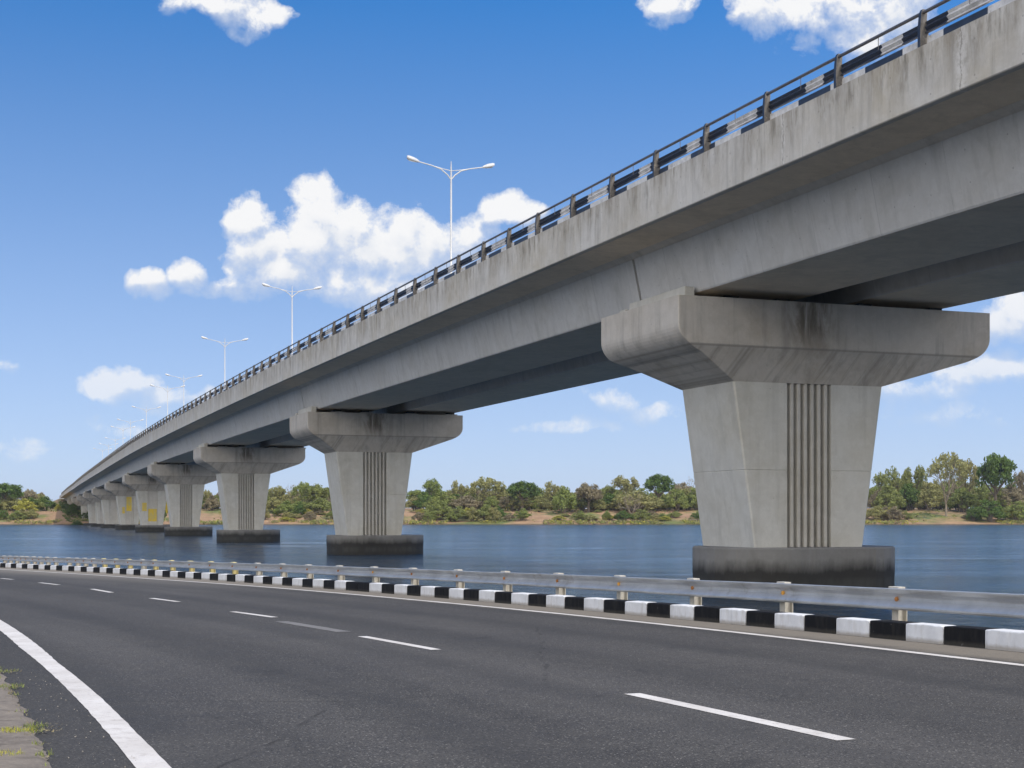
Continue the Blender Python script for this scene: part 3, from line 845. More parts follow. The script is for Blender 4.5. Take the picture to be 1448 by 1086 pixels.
for s in gs[2:37:2]:
    m = MB(); rows = []
    for q in (-.17, 0, .17):
        r_ = []
        for o_, zz in wprof[:14]:
            P = RP(s + .12 + q, GOFF - .13 + o_ - .006 + .012 * mnoise.noise(((s + .12 + q) * .25, 1, 0))); w_ = .012 * mnoise.noise(((s + .12 + q) * .25, 1, 0))
            r_.append((P[0], P[1], zr(P[1]) + rh(s) + zz * bh(s) + w_ + .002))
        rows.append(r_)
    m.grid(rows); m.build('splice', M['zinc'], gr, GO)
rng = random.Random(11)
for i, s in enumerate(gs):
    a = rdir(s); P = RP(s, GOFF); H = rh(s); B = bh(s)
    def loc_m(mb, name, mat, par):
        c_, s_ = math.cos(a), math.sin(a)
        mb.v = [(P[0] + x * c_ - y * s_ - GO[0], P[1] + x * s_ + y * c_ - GO[1], zr(P[1]) + z - GO[2]) for x, y, z in mb.v]
        return mb.build(name, mat, par)
    yel = i > 4 and 53 < s < 72 and rng.random() < .75
    lean = rng.uniform(-.012, .012)
    m = MB()          # I-section post standing behind the beam
    w = .075
    for (x0, x1, y0, y1) in ((-w, w, .055, .07), (-w, w, -.10, -.085), (-.008, .008, -.085, .055)):
        m.box(x0, x1, y0, y1, -.3, H - B * .2)
    # the web of the post closed on the road side by the blockout
    post = loc_m(m, 'post', M['post_yellow'] if yel else M['post'], gr)
    m = MB(); m.box(-w * .9, w * .9, .071, .125, H - B * .93, H - .02, bev=.008)
    m.box(-.13, .10, -.02, .12, H - .019, H + .022, bev=.006)
    loc_m(m, 'blockout', M['post_yellow'] if yel else M['post'], post)
    m = MB()
    pts = [(math.cos(k * math.pi / 4) * .035, math.sin(k * math.pi / 4) * .035) for k in range(8)]
    m.grid([[(x - .12, .131, H - B * .5 + z) for x, z in pts], [(x - .12, .155, H - B * .5 + z) for x, z in pts]], close_v=True)
    m.quad([(x - .12, .155, H - B * .5 + z) for x, z in pts])
    loc_m(m, 'bolt', M['reflector'] if i in (6, 13, 8) else M['rust'], post)

# weeds, leaf litter at the post feet and grass in the paving joints
def tuft(m, c, r, h, n, rg, mi=0, flat=False):
    for _ in range(n):
        a = rg.uniform(0, 6.283); q = r * math.sqrt(rg.random())
        b = Vector((c[0] + q * math.cos(a), c[1] + q * math.sin(a), c[2]))
        d = Vector((rg.gauss(0, .5), rg.gauss(0, .5), 1 if not flat else .15)).normalized()
        L = h * rg.uniform(.4, 1.1); sd = Vector((rg.gauss(0, 1), rg.gauss(0, 1), 0)).normalized() * L * (.09 if not flat else .35)
        m.quad([b - sd, b + sd, b + d * L * .6 + sd * .7, b + d * L], mi)
rng = random.Random(21)
m = MB()
for s in gs[3:27]:
    for k in range(3):
        P = RP(s + rng.uniform(-.35, .2), GOFF - .2 + rng.uniform(-.12, .1), .15)
        tuft(m, P, .08, .09, 14, rng, rng.choice([0, 1, 1, 2]), True)
for k in range(260):
    s = 16 + 40 * rng.random() ** 1.4
    P = RP(s, rng.uniform(.32, .95), .145); tuft(m, P, .14, .07, 7, rng, rng.choice([0, 0, 1, 3]), True)
M['litter_y'] = plain('yellow_litter', (0.45, 0.36, 0.07), 0.9); M['litter_o'] = plain('orange_litter', (0.50, 0.20, 0.03), 0.9)
tag(m.build('leaf_litter', [M['litter_y'], M['litter_y'], M['litter_o'], LM['lime']]), 'yellow and orange dry leaf litter lying along the verge behind the kerb', 'leaf litter', kind='stuff')
m = MB()
def grass_clump(px, py, r, n, h=.042):
    X, Y = gp(px, py); tuft(m, (X, Y, zr(Y) + .02), r, h, int(n * .9), rng, rng.choice([0, 1, 1]))
    tuft(m, (X + rng.uniform(-.1, .1), Y + rng.uniform(-.1, .1), zr(Y) + .022), r * 1.3, .04, int(n * .3), rng, 2, True)
for (px, py, r, n) in ((3, 953, .16, 90), (4, 975, .2, 120), (14, 975, .1, 50), (6, 1037, .10, 60), (16, 1039, .12, 110), (28, 1039, .13, 130), (40, 1038, .12, 120), (50, 1032, .10, 90), (10, 1072, .12, 80), (20, 1073, .07, 30), (60, 1073, .07, 40), (54, 1058, .05, 18), (30, 1010, .05, 10), (22, 986, .05, 14)):
    grass_clump(px, py, r, n)
for k in range(55):
    s = 15 + 16 * rng.random(); P = RP(s, goff(s) - .02 + rng.uniform(-.05, .04), .02); tuft(m, P, .05, .04, rng.randint(2, 7), rng, rng.choice([1, 2]))
tag(m.build('grass_tufts', [LM['lime'], LM['mid'], LM['brown']]), 'short green grass tufts growing in the paving joints by the road', 'grass', kind='stuff')
# loose grit on the hard shoulder
m = MB()
for k in range(90):
    s = 14 + 9 * rng.random(); P = RP(s, rng.uniform(-12.45, -12.0), .003); q = rng.uniform(.002, .006)
    m.quad([(P[0] - q, P[1] - q, P[2]), (P[0] + q, P[1] - q, P[2]), (P[0] + q * .8, P[1] + q, P[2] + q * .3), (P[0] - q, P[1] + q, P[2] + q * .2)])
    m.quad([(P[0] - q, P[1] - q, P[2]), (P[0] + q, P[1] - q, P[2]), (P[0], P[1], P[2] + q * 1.4)])
M['grit'] = plain('grit', (0.27, 0.245, 0.21), 0.9)
tag(m.build('grit', M['grit']), 'loose pale grit on the dark shoulder beside the edge line', 'grit', kind='stuff')

# ------------------------------------------------------------------ water and far bank
m = MB(); m.quad([(-7000, -60, 0), (7000, -60, 0), (7000, 1200, 0), (-7000, 1200, 0)])
tag(m.build('water', M['water']), kind='structure')
def fb(x, y, sc_=1.0, z=0): return mnoise.fractal((x * sc_, y * sc_, z), 1.0, 2.0, 4)
def shore(X): return 590 + 7 * mnoise.noise((X * .012, 4.0, 0)) + 3 * mnoise.noise((X * .05, 8.0, 0))
cl = [(s, BP(s, 236, 0)) for s in np.linspace(9, 20, 120)] if False else [(s, BP(s, 236, 0)) for s in np.linspace(8.6, 13.9, 110)]
clx = np.array([c[1][0] for c in cl]); cly = np.array([c[1][1] for c in cl]); cls = np.array([c[0] for c in cl])
def terrain(X, Y):
    e = Y - shore(X)
    z = float(np.interp(e, [-40, -6, 0, 5, 14, 30, 50, 80, 300, 5000], [-2.2, -1.2, 0.0, .9, 2.0, 4.2, 6.0, 6.6, 8.0, 9.0]))
    if e > 0: z += min(e, 20) / 20 * (0.9 * fb(X, Y, .03) + .35 * fb(X, Y, .15, 3))
    # approach embankment of the bridge
    if X < 0 and Y > 560 and Y < 2000:
        i = int(np.argmin(np.hypot(clx - X, cly - Y))); dist = math.hypot(clx[i] - X, cly[i] - Y); s = cls[i]
        if Y > 838: dist = abs(X - (clx[-1] - (Y - cly[-1]) * .333)); s = 14
        top = HW + float(np.interp(s, [9.0, 9.6, 12.1, 12.4, 14], [-120, -95, 268, 318, 316])) * U
        h_ = top - max(0, dist - 9.5) / 1.5 + .5 * fb(X, Y, .1, 7)
        if e > -2: z = max(z, h_)
    return z
xs = sorted(set(list(np.linspace(-2600, -420, 24)) + list(np.linspace(-420, 420, 241)) + list(np.linspace(420, 2600, 24))))
ys = list(np.linspace(545, 575, 4)) + list(np.linspace(578, 660, 48)) + list(np.linspace(664, 780, 36)) + list(np.linspace(800, 1200, 14)) + [1600, 2400, 4000, 6500]
m = MB(); m.grid([[(x, y, terrain(x, y)) for x in xs] for y in ys], smooth=True)
tag(m.build('far_bank', M['bank']), kind='structure')

# ------------------------------------------------------------------ vegetation
def leafquads(m, c, r, n, size, rg, squash=.8, mi=0):
    c = Vector(c)
    for _ in range(n):
        d = Vector((rg.gauss(0, 1), rg.gauss(0, 1), rg.gauss(0, 1) + .25)).normalized()
        p = c + Vector((d.x, d.y, d.z * squash)) * r * (rg.random() ** .4)
        nrm = (d + Vector((rg.gauss(0, .6), rg.gauss(0, .6), rg.gauss(0, .6)))).normalized()
        t1 = nrm.orthogonal().normalized(); t1 = Matrix.Rotation(rg.uniform(0, 6.28), 3, nrm) @ t1; t2 = nrm.cross(t1)
        q = size * rg.uniform(.55, 1.25)
        m.quad([p - t1 * q, p - t2 * q * .55, p + t1 * q, p + t2 * q * .55], mi)
def limb(m, p, d, L, r, depth, rg, tips, spread=.6, nk=3, up=.25, mids=None):
    pts = [Vector(p)]; q = Vector(p); dd = Vector(d).normalized()
    for _ in range(3):
        dd = (dd + Vector((rg.gauss(0, .12), rg.gauss(0, .12), rg.gauss(0, .06)))).normalized(); q = q + dd * L / 3; pts.append(q.copy())
    m.tube(pts, [r, r * .85, r * .72, r * .6], 5, caps=False)
    if depth == 0: tips.append((q, dd)); return
    if mids is not None: mids.append((q, dd))
    for k in range(nk):
        a = 6.283 * (k + rg.random() * .6) / nk
        o = dd.orthogonal().normalized(); o = Matrix.Rotation(a, 3, dd) @ o
        nd = (dd + o * spread * rg.uniform(.7, 1.3) + Vector((0, 0, up))).normalized()
        limb(m, q, nd, L * rg.uniform(.6, .85), r * .58, depth - 1, rg, tips, spread, nk, up, mids)
# each prototype: 10 m high, 10 m wide; (trunk mesh builder, crown mesh builder)
def norm10(mb, tb, half=4.7, top=10.0):
    zz = sorted(v[2] for v in mb.v); zt = zz[int(len(zz) * .997)]
    rr = sorted(math.hypot(v[0], v[1]) for v in mb.v); rm = rr[int(len(rr) * .97)]
    for q in (mb, tb):
        q.v = [(x * half / rm, y * half / rm, z if z < 0 else z * top / zt) for x, y, z in q.v]
def proto_dense(seed, low=.0):
    rg = random.Random(seed); t_, c_ = MB(), MB()
    t_.tube([(0, 0, -.8), (0.05, 0, 1.2), (0, .1, 3.2), (0, 0, 5)], [.42, .34, .28, .15], 7)
    for k in range(8):
        a = k * .9 + rg.random(); t_.tube([(0, 0, 2.4 + k * .2), (math.cos(a) * 1.6, math.sin(a) * 1.6, 4.2 + k * .1), (math.cos(a) * 3.2, math.sin(a) * 3.2, 6)], [.18, .12, .05], 5, caps=False)
    for k in range(64):
        a = rg.uniform(0, 6.283); el = math.asin(rg.uniform(-.45, 1)); rr = rg.uniform(.55, 1.0) * (1 + .16 * math.sin(3 * a + seed) * math.cos(el))
        c = (math.cos(a) * math.cos(el) * 3.9 * rr, math.sin(a) * math.cos(el) * 3.9 * rr, 5.9 - low + math.sin(el) * 3.0 * rr)
        leafquads(c_, c, rg.uniform(.8, 1.35), 70, .30, rg)
    norm10(c_, t_); return t_, c_
def proto_airy(seed, leaves=44, depth=3, spread=.62, inner=.75):
    rg = random.Random(seed); t_, c_ = MB(), MB(); tips = []; mids = []
    t_.tube([(0, 0, -.8), (0, 0, .9), (.1, 0, 1.8)], [.36, .26, .22], 6, caps=False)
    for k in range(4):
        a = k * 1.6 + rg.random()
        limb(t_, (.1, 0, 1.5 + .22 * k), (math.cos(a) * .75, math.sin(a) * .75, 1), 2.6, .17, depth - 1, rg, tips, spread, 3, .16, mids)
    for q, d in tips: leafquads(c_, q, rg.uniform(.75, 1.25), leaves, .28, rg, .7)
    for q, d in mids:
        if rg.random() < inner: leafquads(c_, q + Vector((rg.gauss(0, .4), rg.gauss(0, .4), rg.gauss(0, .3))), rg.uniform(.8, 1.3), leaves, .28, rg, .7)
    norm10(c_, t_); return t_, c_
def proto_bush(seed, clumps=52, n=70):
    rg = random.Random(seed); t_, c_ = MB(), MB()
    for k in range(9):
        a = rg.uniform(0, 6.28); r = rg.uniform(.5, 3.2); t_.tube([(math.cos(a) * .3, math.sin(a) * .3, -.8), (math.cos(a) * r * .6, math.sin(a) * r * .6, 3), (math.cos(a) * r, math.sin(a) * r, 6.4)], [.2, .13, .04], 5, caps=False)
    for k in range(clumps):
        a = rg.uniform(0, 6.283); w = math.sqrt(rg.random()); z = (1 - .62 * w * w) * (1 + .14 * math.sin(2 * a + seed * 2))
        c = (math.cos(a) * 4.0 * w, math.sin(a) * 4.0 * w, .5 + 7.6 * z * (1 - .75 * rg.random() ** 1.8))
        leafquads(c_, c, rg.uniform(.85, 1.6), n, .33, rg)
    norm10(c_, t_); return t_, c_
PT = {
 'dense': [proto_dense(1), proto_dense(2, .9)],
 'airy': [proto_airy(5), proto_airy(6), proto_airy(7, 56)],
 'tall': [proto_airy(12, 15, 4, .5, .1)],
 'bare': [proto_airy(9, 5, 3, .5, 0), proto_airy(10, 2, 4, .45, 0)],
 'bush': [proto_bush(3), proto_bush(4), proto_bush(8, 42, 75)],
}
meshes = {}
def plant(kind, var, leaf, x, Y, topy, wpx, label, cat, group, name=None, zoff=0.0, ang=None):
    rg = random.Random(int(x * 31 + Y * 7))
    X = (x - 724) * Y / F; zb = terrain(X, Y) + zoff
    Hh = HW + (HY - topy) * Y / F - zb; Hh = max(Hh, 1.2); Wd = wpx * Y / F
    k3 = PT[kind][var % len(PT[kind])]
    bush = kind == 'bush'
    root = empty(name or ('shrub' if bush else 'tree'), (X, Y, zb), rg.uniform(0, 6.28) if ang is None else ang)
    root.scale = (Wd / 9.4, Wd / 9.4, Hh / 10.0)
    key = (kind, var % len(PT[kind]))
    bark = M['bark_pale'] if kind in ('bare', 'tall') else M['bark']
    tn, cn = ('stems', 'foliage') if bush else ('trunk', 'crown')
    if key not in meshes:
        a = k3[0].build(tn, bark, root); b = k3[1].build(cn, LM[leaf], root)
        meshes[key] = (a.data, b.data)
    else:
        a = bpy.data.objects.new(tn, meshes[key][0]); b = bpy.data.objects.new(cn, meshes[key][1])
        for q in (a, b): COL.objects.link(q); q.parent = root
    b.material_slots[0].link = 'OBJECT'; b.material_slots[0].material = LM[leaf]
    return tag(root, label, cat, group)
B0 = 594
VEG = [
 # kind, variant, leaf, x, depth, top row, width, label
 ('dense', 0, 'dark', 739, 634, 681, 44, 'round dark green tree with a pale trunk in the middle of the far bank'),
 ('airy', 0, 'mid', 611, 650, 677, 34, 'airy flat-topped tree just right of the second pier'),
 ('airy', 1, 'olive', 650, 655, 680, 32, 'olive tree between the flat-topped tree and the tall airy one'),
 ('airy', 2, 'olive', 690, 650, 675, 52, 'tall airy olive tree left of the round dark tree'),
 ('airy', 1, 'olive', 784, 660, 681, 38, 'thin-crowned olive tree right of the round dark tree'),
 ('bush', 0, 'mid', 797, 625, 688, 36, 'leaning green tree-sized shrub right of the round dark tree'),
 ('dense', 1, 'brown', 832, 632, 684, 40, 'brownish broad tree with forked trunk above the bare soil'),
 ('airy', 0, 'mid', 860, 660, 686, 30, 'small mid green tree right of the brownish tree'),
 ('airy', 2, 'olive', 886, 655, 673, 44, 'grey-green open tree left of the dark tree near the first pier'),
 ('dense', 0, 'dark', 931, 645, 671, 40, 'dark leafy tree standing tallest left of the nearest pier'),
 ('dense', 1, 'brown', 962, 680, 683, 34, 'reddish brown rounded tree by the nearest pier'),
 ('bare', 0, 'brown', 980, 660, 672, 26, 'bare twiggy tree beside the nearest pier'),
 ('bush', 1, 'mid', 985, 640, 690, 36, 'bright green shrub tucked against the nearest pier'),
 ('bare', 1, 'brown', 893, 604, 697, 40, 'leafless multi-stemmed shrub by the water left of the nearest pier'),
 ('airy', 1, 'mid', 1253, 645, 661, 42, 'dark green tree just right of the nearest pier'),
 ('airy', 2, 'mid', 1292, 655, 659, 38, 'open-crowned tree second to the right of the nearest pier'),
 ('tall', 0, 'olive', 1338, 612, 640, 78, 'tall sparse tree with bare pale limbs on the right bank'),
 ('airy', 0, 'olive', 1368, 640, 650, 46, 'thin olive tree between the tall sparse tree and the dark one'),
 ('dense', 0, 'dark', 1408, 618, 643, 56, 'large dark tree near the right edge of the far bank'),
 ('airy', 1, 'brown', 1446, 650, 658, 30, 'brownish tree at the right end of the far bank'),
 ('airy', 0, 'olive', 392, 650, 687, 30, 'olive tree just right of the third pier'),
 ('bare', 0, 'brown', 412, 655, 684, 24, 'purple-grey twiggy tree between second and third piers'),
 ('airy', 2, 'mid', 431, 640, 682, 36, 'green tree with open crown between second and third piers'),
 ('dense', 1, 'mid', 448, 640, 685, 32, 'rounded yellow-green tree between second and third piers'),
 ('airy', 1, 'mid', 469, 650, 684, 20, 'narrow green tree left of the second pier'),
 ('dense', 0, 'dark', 7, 640, 684, 52, 'large dark rounded tree at the left edge of the far bank'),
 ('airy', 2, 'brown', 41, 690, 692, 26, 'grey-brown tree behind the left bank bushes'),
 ('airy', 0, 'brown', 58, 720, 696, 14, 'small dark windswept tree on the left skyline'),
 ('bush', 2, 'lime', 36, 628, 705, 34, 'bright yellow-green bush on the left bank'),
 ('bush', 0, 'dark', 64, 655, 702, 32, 'dark bush beside the orange slope left of the bridge'),
 ('bush', 1, 'mid', 24, 603, 722, 26, 'rounded green bush at the water on the left bank'),
 ('bush', 2, 'mid', 5, 606, 727, 18, 'low green bush at the far left waterline'),
 ('bush', 0, 'lime', 82, 650, 713, 10, 'small lime bush on the orange slope by the bridge'),
 ('dense', 1, 'mid', 229, 660, 689, 22, 'green tree seen between the fourth and fifth piers'),
 ('bush', 0, 'lime', 231, 640, 703, 16, 'lime green shrub between the fourth and fifth piers'),
 ('bush', 1, 'yellow', 232, 622, 710, 13, 'yellow flowering shrub between the fourth and fifth piers'),
 ('bush', 2, 'dark', 233, 604, 722, 6, 'tiny dark shrub below the yellow flowering one'),
 ('airy', 2, 'olive', 292, 650, 693, 20, 'olive tree between the third and fourth piers'),
 ('bush', 1, 'brown', 300, 640, 700, 24, 'brownish scrub tree between the third and fourth piers'),
 ('bush', 0, 'lime', 190, 650, 704, 10, 'lime shrub glimpsed between the fifth and sixth piers'),
 # waterside shrubs
 ('bush', 0, 'mid', 622, 606, 708, 46, 'broad pale green shrub above the water right of the second pier'),
 ('bush', 1, 'mid', 606, 600, 724, 22, 'low green shrub by the water next to the second pier'),
 ('bush', 2, 'mid', 645, 601, 716, 34, 'rounded green shrub second along the waterline'),
 ('bush', 0, 'mid', 687, 603, 714, 36, 'dark-based green shrub below the tall airy tree'),
 ('bush', 1, 'dark', 704, 605, 716, 24, 'dark green shrub on the soil left of the pale bank'),
 ('bush', 2, 'mid', 738, 600, 719, 27, 'rounded shrub at the waterline below the round dark tree'),
 ('bush', 1, 'olive', 668, 602, 717, 26, 'olive shrub between two green waterline shrubs below the tall airy tree'),
 ('bush', 2, 'brown', 720, 600, 725, 16, 'small brown dry shrub left of the shrub below the round dark tree'),
 ('bush', 0, 'lime', 790, 600, 729, 22, 'low lime shrub at the waterline below the bare soil'),
 ('bush', 2, 'olive', 835, 600, 728, 26, 'low olive shrub at the waterline below the brownish tree'),
 ('bush', 1, 'lime', 940, 600, 729, 20, 'low lime shrub at the waterline near the nearest pier'),
 ('bush', 0, 'brown', 592, 600, 724, 20, 'brown dry shrub touching the second pier'),
 ('bush', 0, 'brown', 660, 640, 701, 50, 'wide grey-brown scrub behind the waterline shrubs'),
 ('bush', 1, 'brown', 716, 640, 702, 30, 'grey scrub left of the round tree trunk'),
 ('bush', 2, 'mid', 724, 640, 701, 24, 'green bush against the round tree trunk'),
 ('bush', 0, 'dark', 882, 601, 722, 30, 'dark shrub left of the leafless waterside shrub'),
 ('bush', 1, 'mid', 908, 601, 720, 32, 'green shrub right of the leafless waterside shrub'),
 ('bush', 2, 'olive', 926, 600, 726, 16, 'small olive shrub beside the pale soil near the first pier'),
 ('bush', 0, 'olive', 900, 632, 694, 62, 'wide pale olive shrub mass behind the leafless shrub'),
 ('bush', 1, 'mid', 958, 635, 692, 36, 'light green shrub below the reddish tree'),
 ('bush', 2, 'dark', 988, 600, 722, 26, 'dark shrub at the waterline against the nearest pier'),
 ('bush', 0, 'mid', 858, 604, 722, 14, 'small green shrub on the pale soil'),
 ('bush', 1, 'lime', 818, 604, 728, 12, 'small lime shrub on the pale soil'),
 ('bush', 2, 'olive', 845, 636, 703, 34, 'olive shrub right of the brownish tree trunk'),
 ('bush', 0, 'dark', 862, 640, 698, 36, 'dark shrub behind the pale soil'),
 ('bush', 0, 'olive', 1240, 601, 716, 36, 'olive brown shrub at the water right of the nearest pier'),
 ('bush', 1, 'brown', 1264, 600, 716, 30, 'brown shrub at the water right of the nearest pier'),
 ('bush', 2, 'mid', 1282, 603, 722, 18, 'small green shrub at the left end of the right bank soil'),
 ('bush', 0, 'dark', 1286, 640, 684, 44, 'dark shrub behind the right bank soil'),
 ('bush', 1, 'mid', 1258, 630, 686, 44, 'green shrub behind the nearest pier on the right bank'),
 ('bush', 2, 'olive', 1316, 635, 686, 42, 'olive shrub left of the tall sparse tree'),
 ('bush', 0, 'mid', 1362, 632, 690, 50, 'light green shrub right of the tall sparse trunk'),
 ('bush', 1, 'dark', 1400, 600, 707, 46, 'large dark shrub at the water near the right edge'),
 ('bush', 2, 'mid', 1438, 600, 709, 42, 'green shrub at the water at the right edge'),
 ('bush', 0, 'dark', 1376, 600, 720, 22, 'low dark shrub at the right end of the orange soil'),
 ('bush', 1, 'brown', 1430, 640, 684, 44, 'brown shrub behind the right edge shrubs'),
 ('bush', 0, 'olive', 388, 630, 703, 32, 'olive shrub right of the third pier'),
 ('bush', 1, 'mid', 405, 615, 708, 34, 'light green shrub between second and third piers'),
 ('bush', 2, 'dark', 424, 612, 710, 18, 'dark narrow shrub between second and third piers'),
 ('bush', 0, 'mid', 452, 622, 704, 44, 'wide green shrub left of the second pier'),
 ('bush', 1, 'brown', 438, 600, 723, 20, 'dry brown shrub at the water between second and third piers'),
 ('bush', 2, 'lime', 406, 600, 731, 26, 'low yellow-green shrub at the water right of the third pier'),
 ('bush', 0, 'mid', 470, 604, 722, 22, 'green shrub at the water left of the second pier'),
 ('bush', 1, 'olive', 18, 640, 702, 40, 'olive bush under the large dark left tree'),
 ('bush', 2, 'mid', 48, 640, 706, 30, 'mid green bush behind the bright left bush'),
]
for (kind, var, leaf, x, Y, ty_, w, lab) in VEG:
    bush = kind == 'bush'
    plant(kind, var, leaf, x, Y, ty_, w, lab, 'shrub' if bush else 'tree', 'shrubs on the far bank' if bush else 'trees on the far bank')
for i, (s_, u_, hh, wd) in enumerate([(10.2, 20, 4.2, 6), (10.6, 120, 4.0, 7), (10.9, -20, 3.2, 5), (11.2, 60, 3.0, 6), (11.5, 200, 2.6, 6), (10.0, 240, 3.8, 7), (9.75, 60, 2.6, 5)]):
    bx_, by_, _ = BP(s_, u_, 0); pz = terrain(bx_, by_)
    plant('bush', i, 'dark', 724 + bx_ / by_ * F, by_, HY - (pz + hh - HW) * F / by_, wd * F / by_, 'dark shrub growing in the shade under the far end of the bridge', 'shrub', 'dark shrubs under the far end of the bridge')
# wood behind: individual trees that fill the skyline
rng = random.Random(77)
segs = [(-160, 60, 698, 17), (370, 480, 695, 14), (585, 700, 692, 16), (700, 1000, 694, 34), (1000, 1230, 694, 9), (1230, 1640, 682, 33), (215, 330, 700, 12)]
desc = {'mid': 'green', 'olive': 'olive', 'brown': 'brownish', 'dark': 'dark green'}
reg = {-160: 'at the far left, beyond the waterside bushes', 370: 'between second and third piers', 585: 'just right of the second pier', 700: 'behind the middle of the far bank', 1000: 'hidden behind the nearest pier', 1230: 'right of the nearest pier', 215: 'between the fourth and third piers'}
for (x0, x1, ty_, n) in segs:
    for i in range(n):
        x = x0 + (x1 - x0) * (i + rng.random()) / n
        leaf = rng.choice(['mid', 'olive', 'brown', 'dark', 'olive', 'mid', 'mid', 'olive'])
        kind = rng.choice(['bush', 'airy', 'dense', 'bush', 'airy'])
        top = ty_ + rng.uniform(-5, 8)
        Y = rng.uniform(666, 720)
        cat = 'shrub' if kind == 'bush' else 'tree'
        plant(kind, rng.randint(0, 2), leaf, x, Y, top, rng.uniform(26, 44), 'small %s background %s %s' % (desc[leaf], cat, reg[x0]), cat, '%s background %ss %s' % (desc[leaf], cat, reg[x0]))
for (x0, x1, ty_, n) in [(-40, 56, 705, 8), (372, 480, 703, 10), (585, 700, 700, 12), (700, 800, 703, 9), (800, 1000, 702, 20), (1230, 1500, 694, 24), (285, 320, 704, 4)]:
    for i in range(n):
        x = x0 + (x1 - x0) * (i + rng.random()) / n
        leaf = rng.choice(['mid', 'olive', 'brown', 'dark', 'olive', 'mid', 'mid'])
        where = {-40: 'at the far left', 372: 'between second and third piers', 585: 'just right of the second pier', 700: 'around the round dark tree', 800: 'left of the nearest pier', 1230: 'right of the nearest pier', 285: 'between the fourth and third piers'}[x0]
        plant('bush', rng.randint(0, 2), leaf, x, rng.uniform(636, 662), ty_ + rng.uniform(-5, 7), rng.uniform(24, 42), 'low %s thicket shrub %s, halfway up' % (desc[leaf], where), 'shrub', '%s thicket shrubs %s' % (desc[leaf], where))
for (x0, x1, ylo, yhi, tlo, thi, n, where, hw_) in [(588, 700, 598, 628, 716, 729, 18, 'just right of the second pier', 'lower'), (700, 1000, 598, 630, 722, 731, 12, 'on the bare soil left of the nearest pier', 'lower'), (1232, 1278, 598, 620, 716, 727, 6, 'just right of the nearest pier', 'lower'), (1365, 1470, 598, 625, 712, 727, 12, 'near the right edge', 'lower'), (372, 482, 598, 625, 718, 729, 10, 'between second and third piers', 'lower'), (-40, 50, 600, 630, 718, 729, 8, 'at the far left', 'lower'), (372, 480, 690, 712, 706, 711, 5, 'between second and third piers', 'rear'), (588, 1000, 690, 712, 706, 712, 18, 'between the second and nearest piers', 'rear'), (1235, 1480, 690, 712, 704, 711, 11, 'right of the nearest pier', 'rear')]:
    for i in range(n):
        x = x0 + (x1 - x0) * (i + rng.random()) / n
        leaf = rng.choice(['mid', 'olive', 'mid', 'lime', 'dark', 'olive', 'brown'] if hw_ == 'lower' else ['dark', 'olive', 'mid'])
        ds = dict(desc, lime='yellow-green')[leaf]
        lab = ('small %s shrub %s, near the water' if hw_ == 'lower' else '%s hedge-like shrub %s, behind trunks') % (ds, where)
        plant('bush', rng.randint(0, 2), leaf, x, rng.uniform(ylo, yhi), rng.uniform(tlo, thi), rng.uniform(12, 26) if hw_ == 'lower' else rng.uniform(30, 50), lab, 'shrub', '%s %s shrubs %s' % (ds, hw_, where))
# undergrowth of the bank: reeds and low scrub nobody could count
rng = random.Random(5)
m = MB()
for k in range(7600):
    x = rng.uniform(-470, 470) if k % 4 else rng.uniform(-240, 260)
    Y = shore(x) + (rng.uniform(.5, 7) if k % 3 else rng.uniform(6, 48))
    e = Y - shore(x)
    if e > 8 and fb(x, Y, .035, 2) < .02: continue
    if e <= 8 and fb(x, Y, .05, 12) < -.12: continue
    z = terrain(x, Y)
    if z > 9: continue
    h_ = rng.uniform(.6, 1.9) * (1 if e < 8 else .8)
    mi = 0 if e < 8 and rng.random() < .22 else rng.choice([1, 2, 2, 3, 1])
    leafquads(m, (x, Y, z + h_ * .35), h_ * .75, 9, .34, rng, .6, mi)
for k in range(900):
    x, y, _ = BP(rng.uniform(9.75, 12.0), rng.uniform(-90, 520), 0); z = terrain(x, y)
    if z > .2: leafquads(m, (x, y, z + .2), rng.uniform(.5, 1.1), 9, .34, rng, .5, rng.choice([4, 4, 4, 1]))
tag(m.build('bank_undergrowth', [LM['lime'], LM['mid'], LM['olive'], LM['brown'], LM['dark']]), 'low yellow-green reeds and scrub covering the far bank', 'undergrowth', kind='stuff')
# stones along the waterline are part of the bank texture

# air: one closed box of even, thin haze round the whole scene
hm = bpy.data.materials.new('haze'); hm.use_nodes = True
ht = hm.node_tree; ht.nodes.remove(ht.nodes['Principled BSDF'])
pv = ht.nodes.new('ShaderNodeVolumePrincipled'); pv.inputs['Color'].default_value = (.86, .92, 1, 1); pv.inputs['Density'].default_value = HAZE
pv.inputs['Anisotropy'].default_value = 0.2
ht.links.new(pv.outputs[0], ht.nodes['Material Output'].inputs['Volume'])
m = MB(); m.box(-7200, 7200, -120, 6700, -5.5, 48)
tag(m.build('haze', hm), kind='stuff', label='thin pale haze in the air over the river', cat='haze')

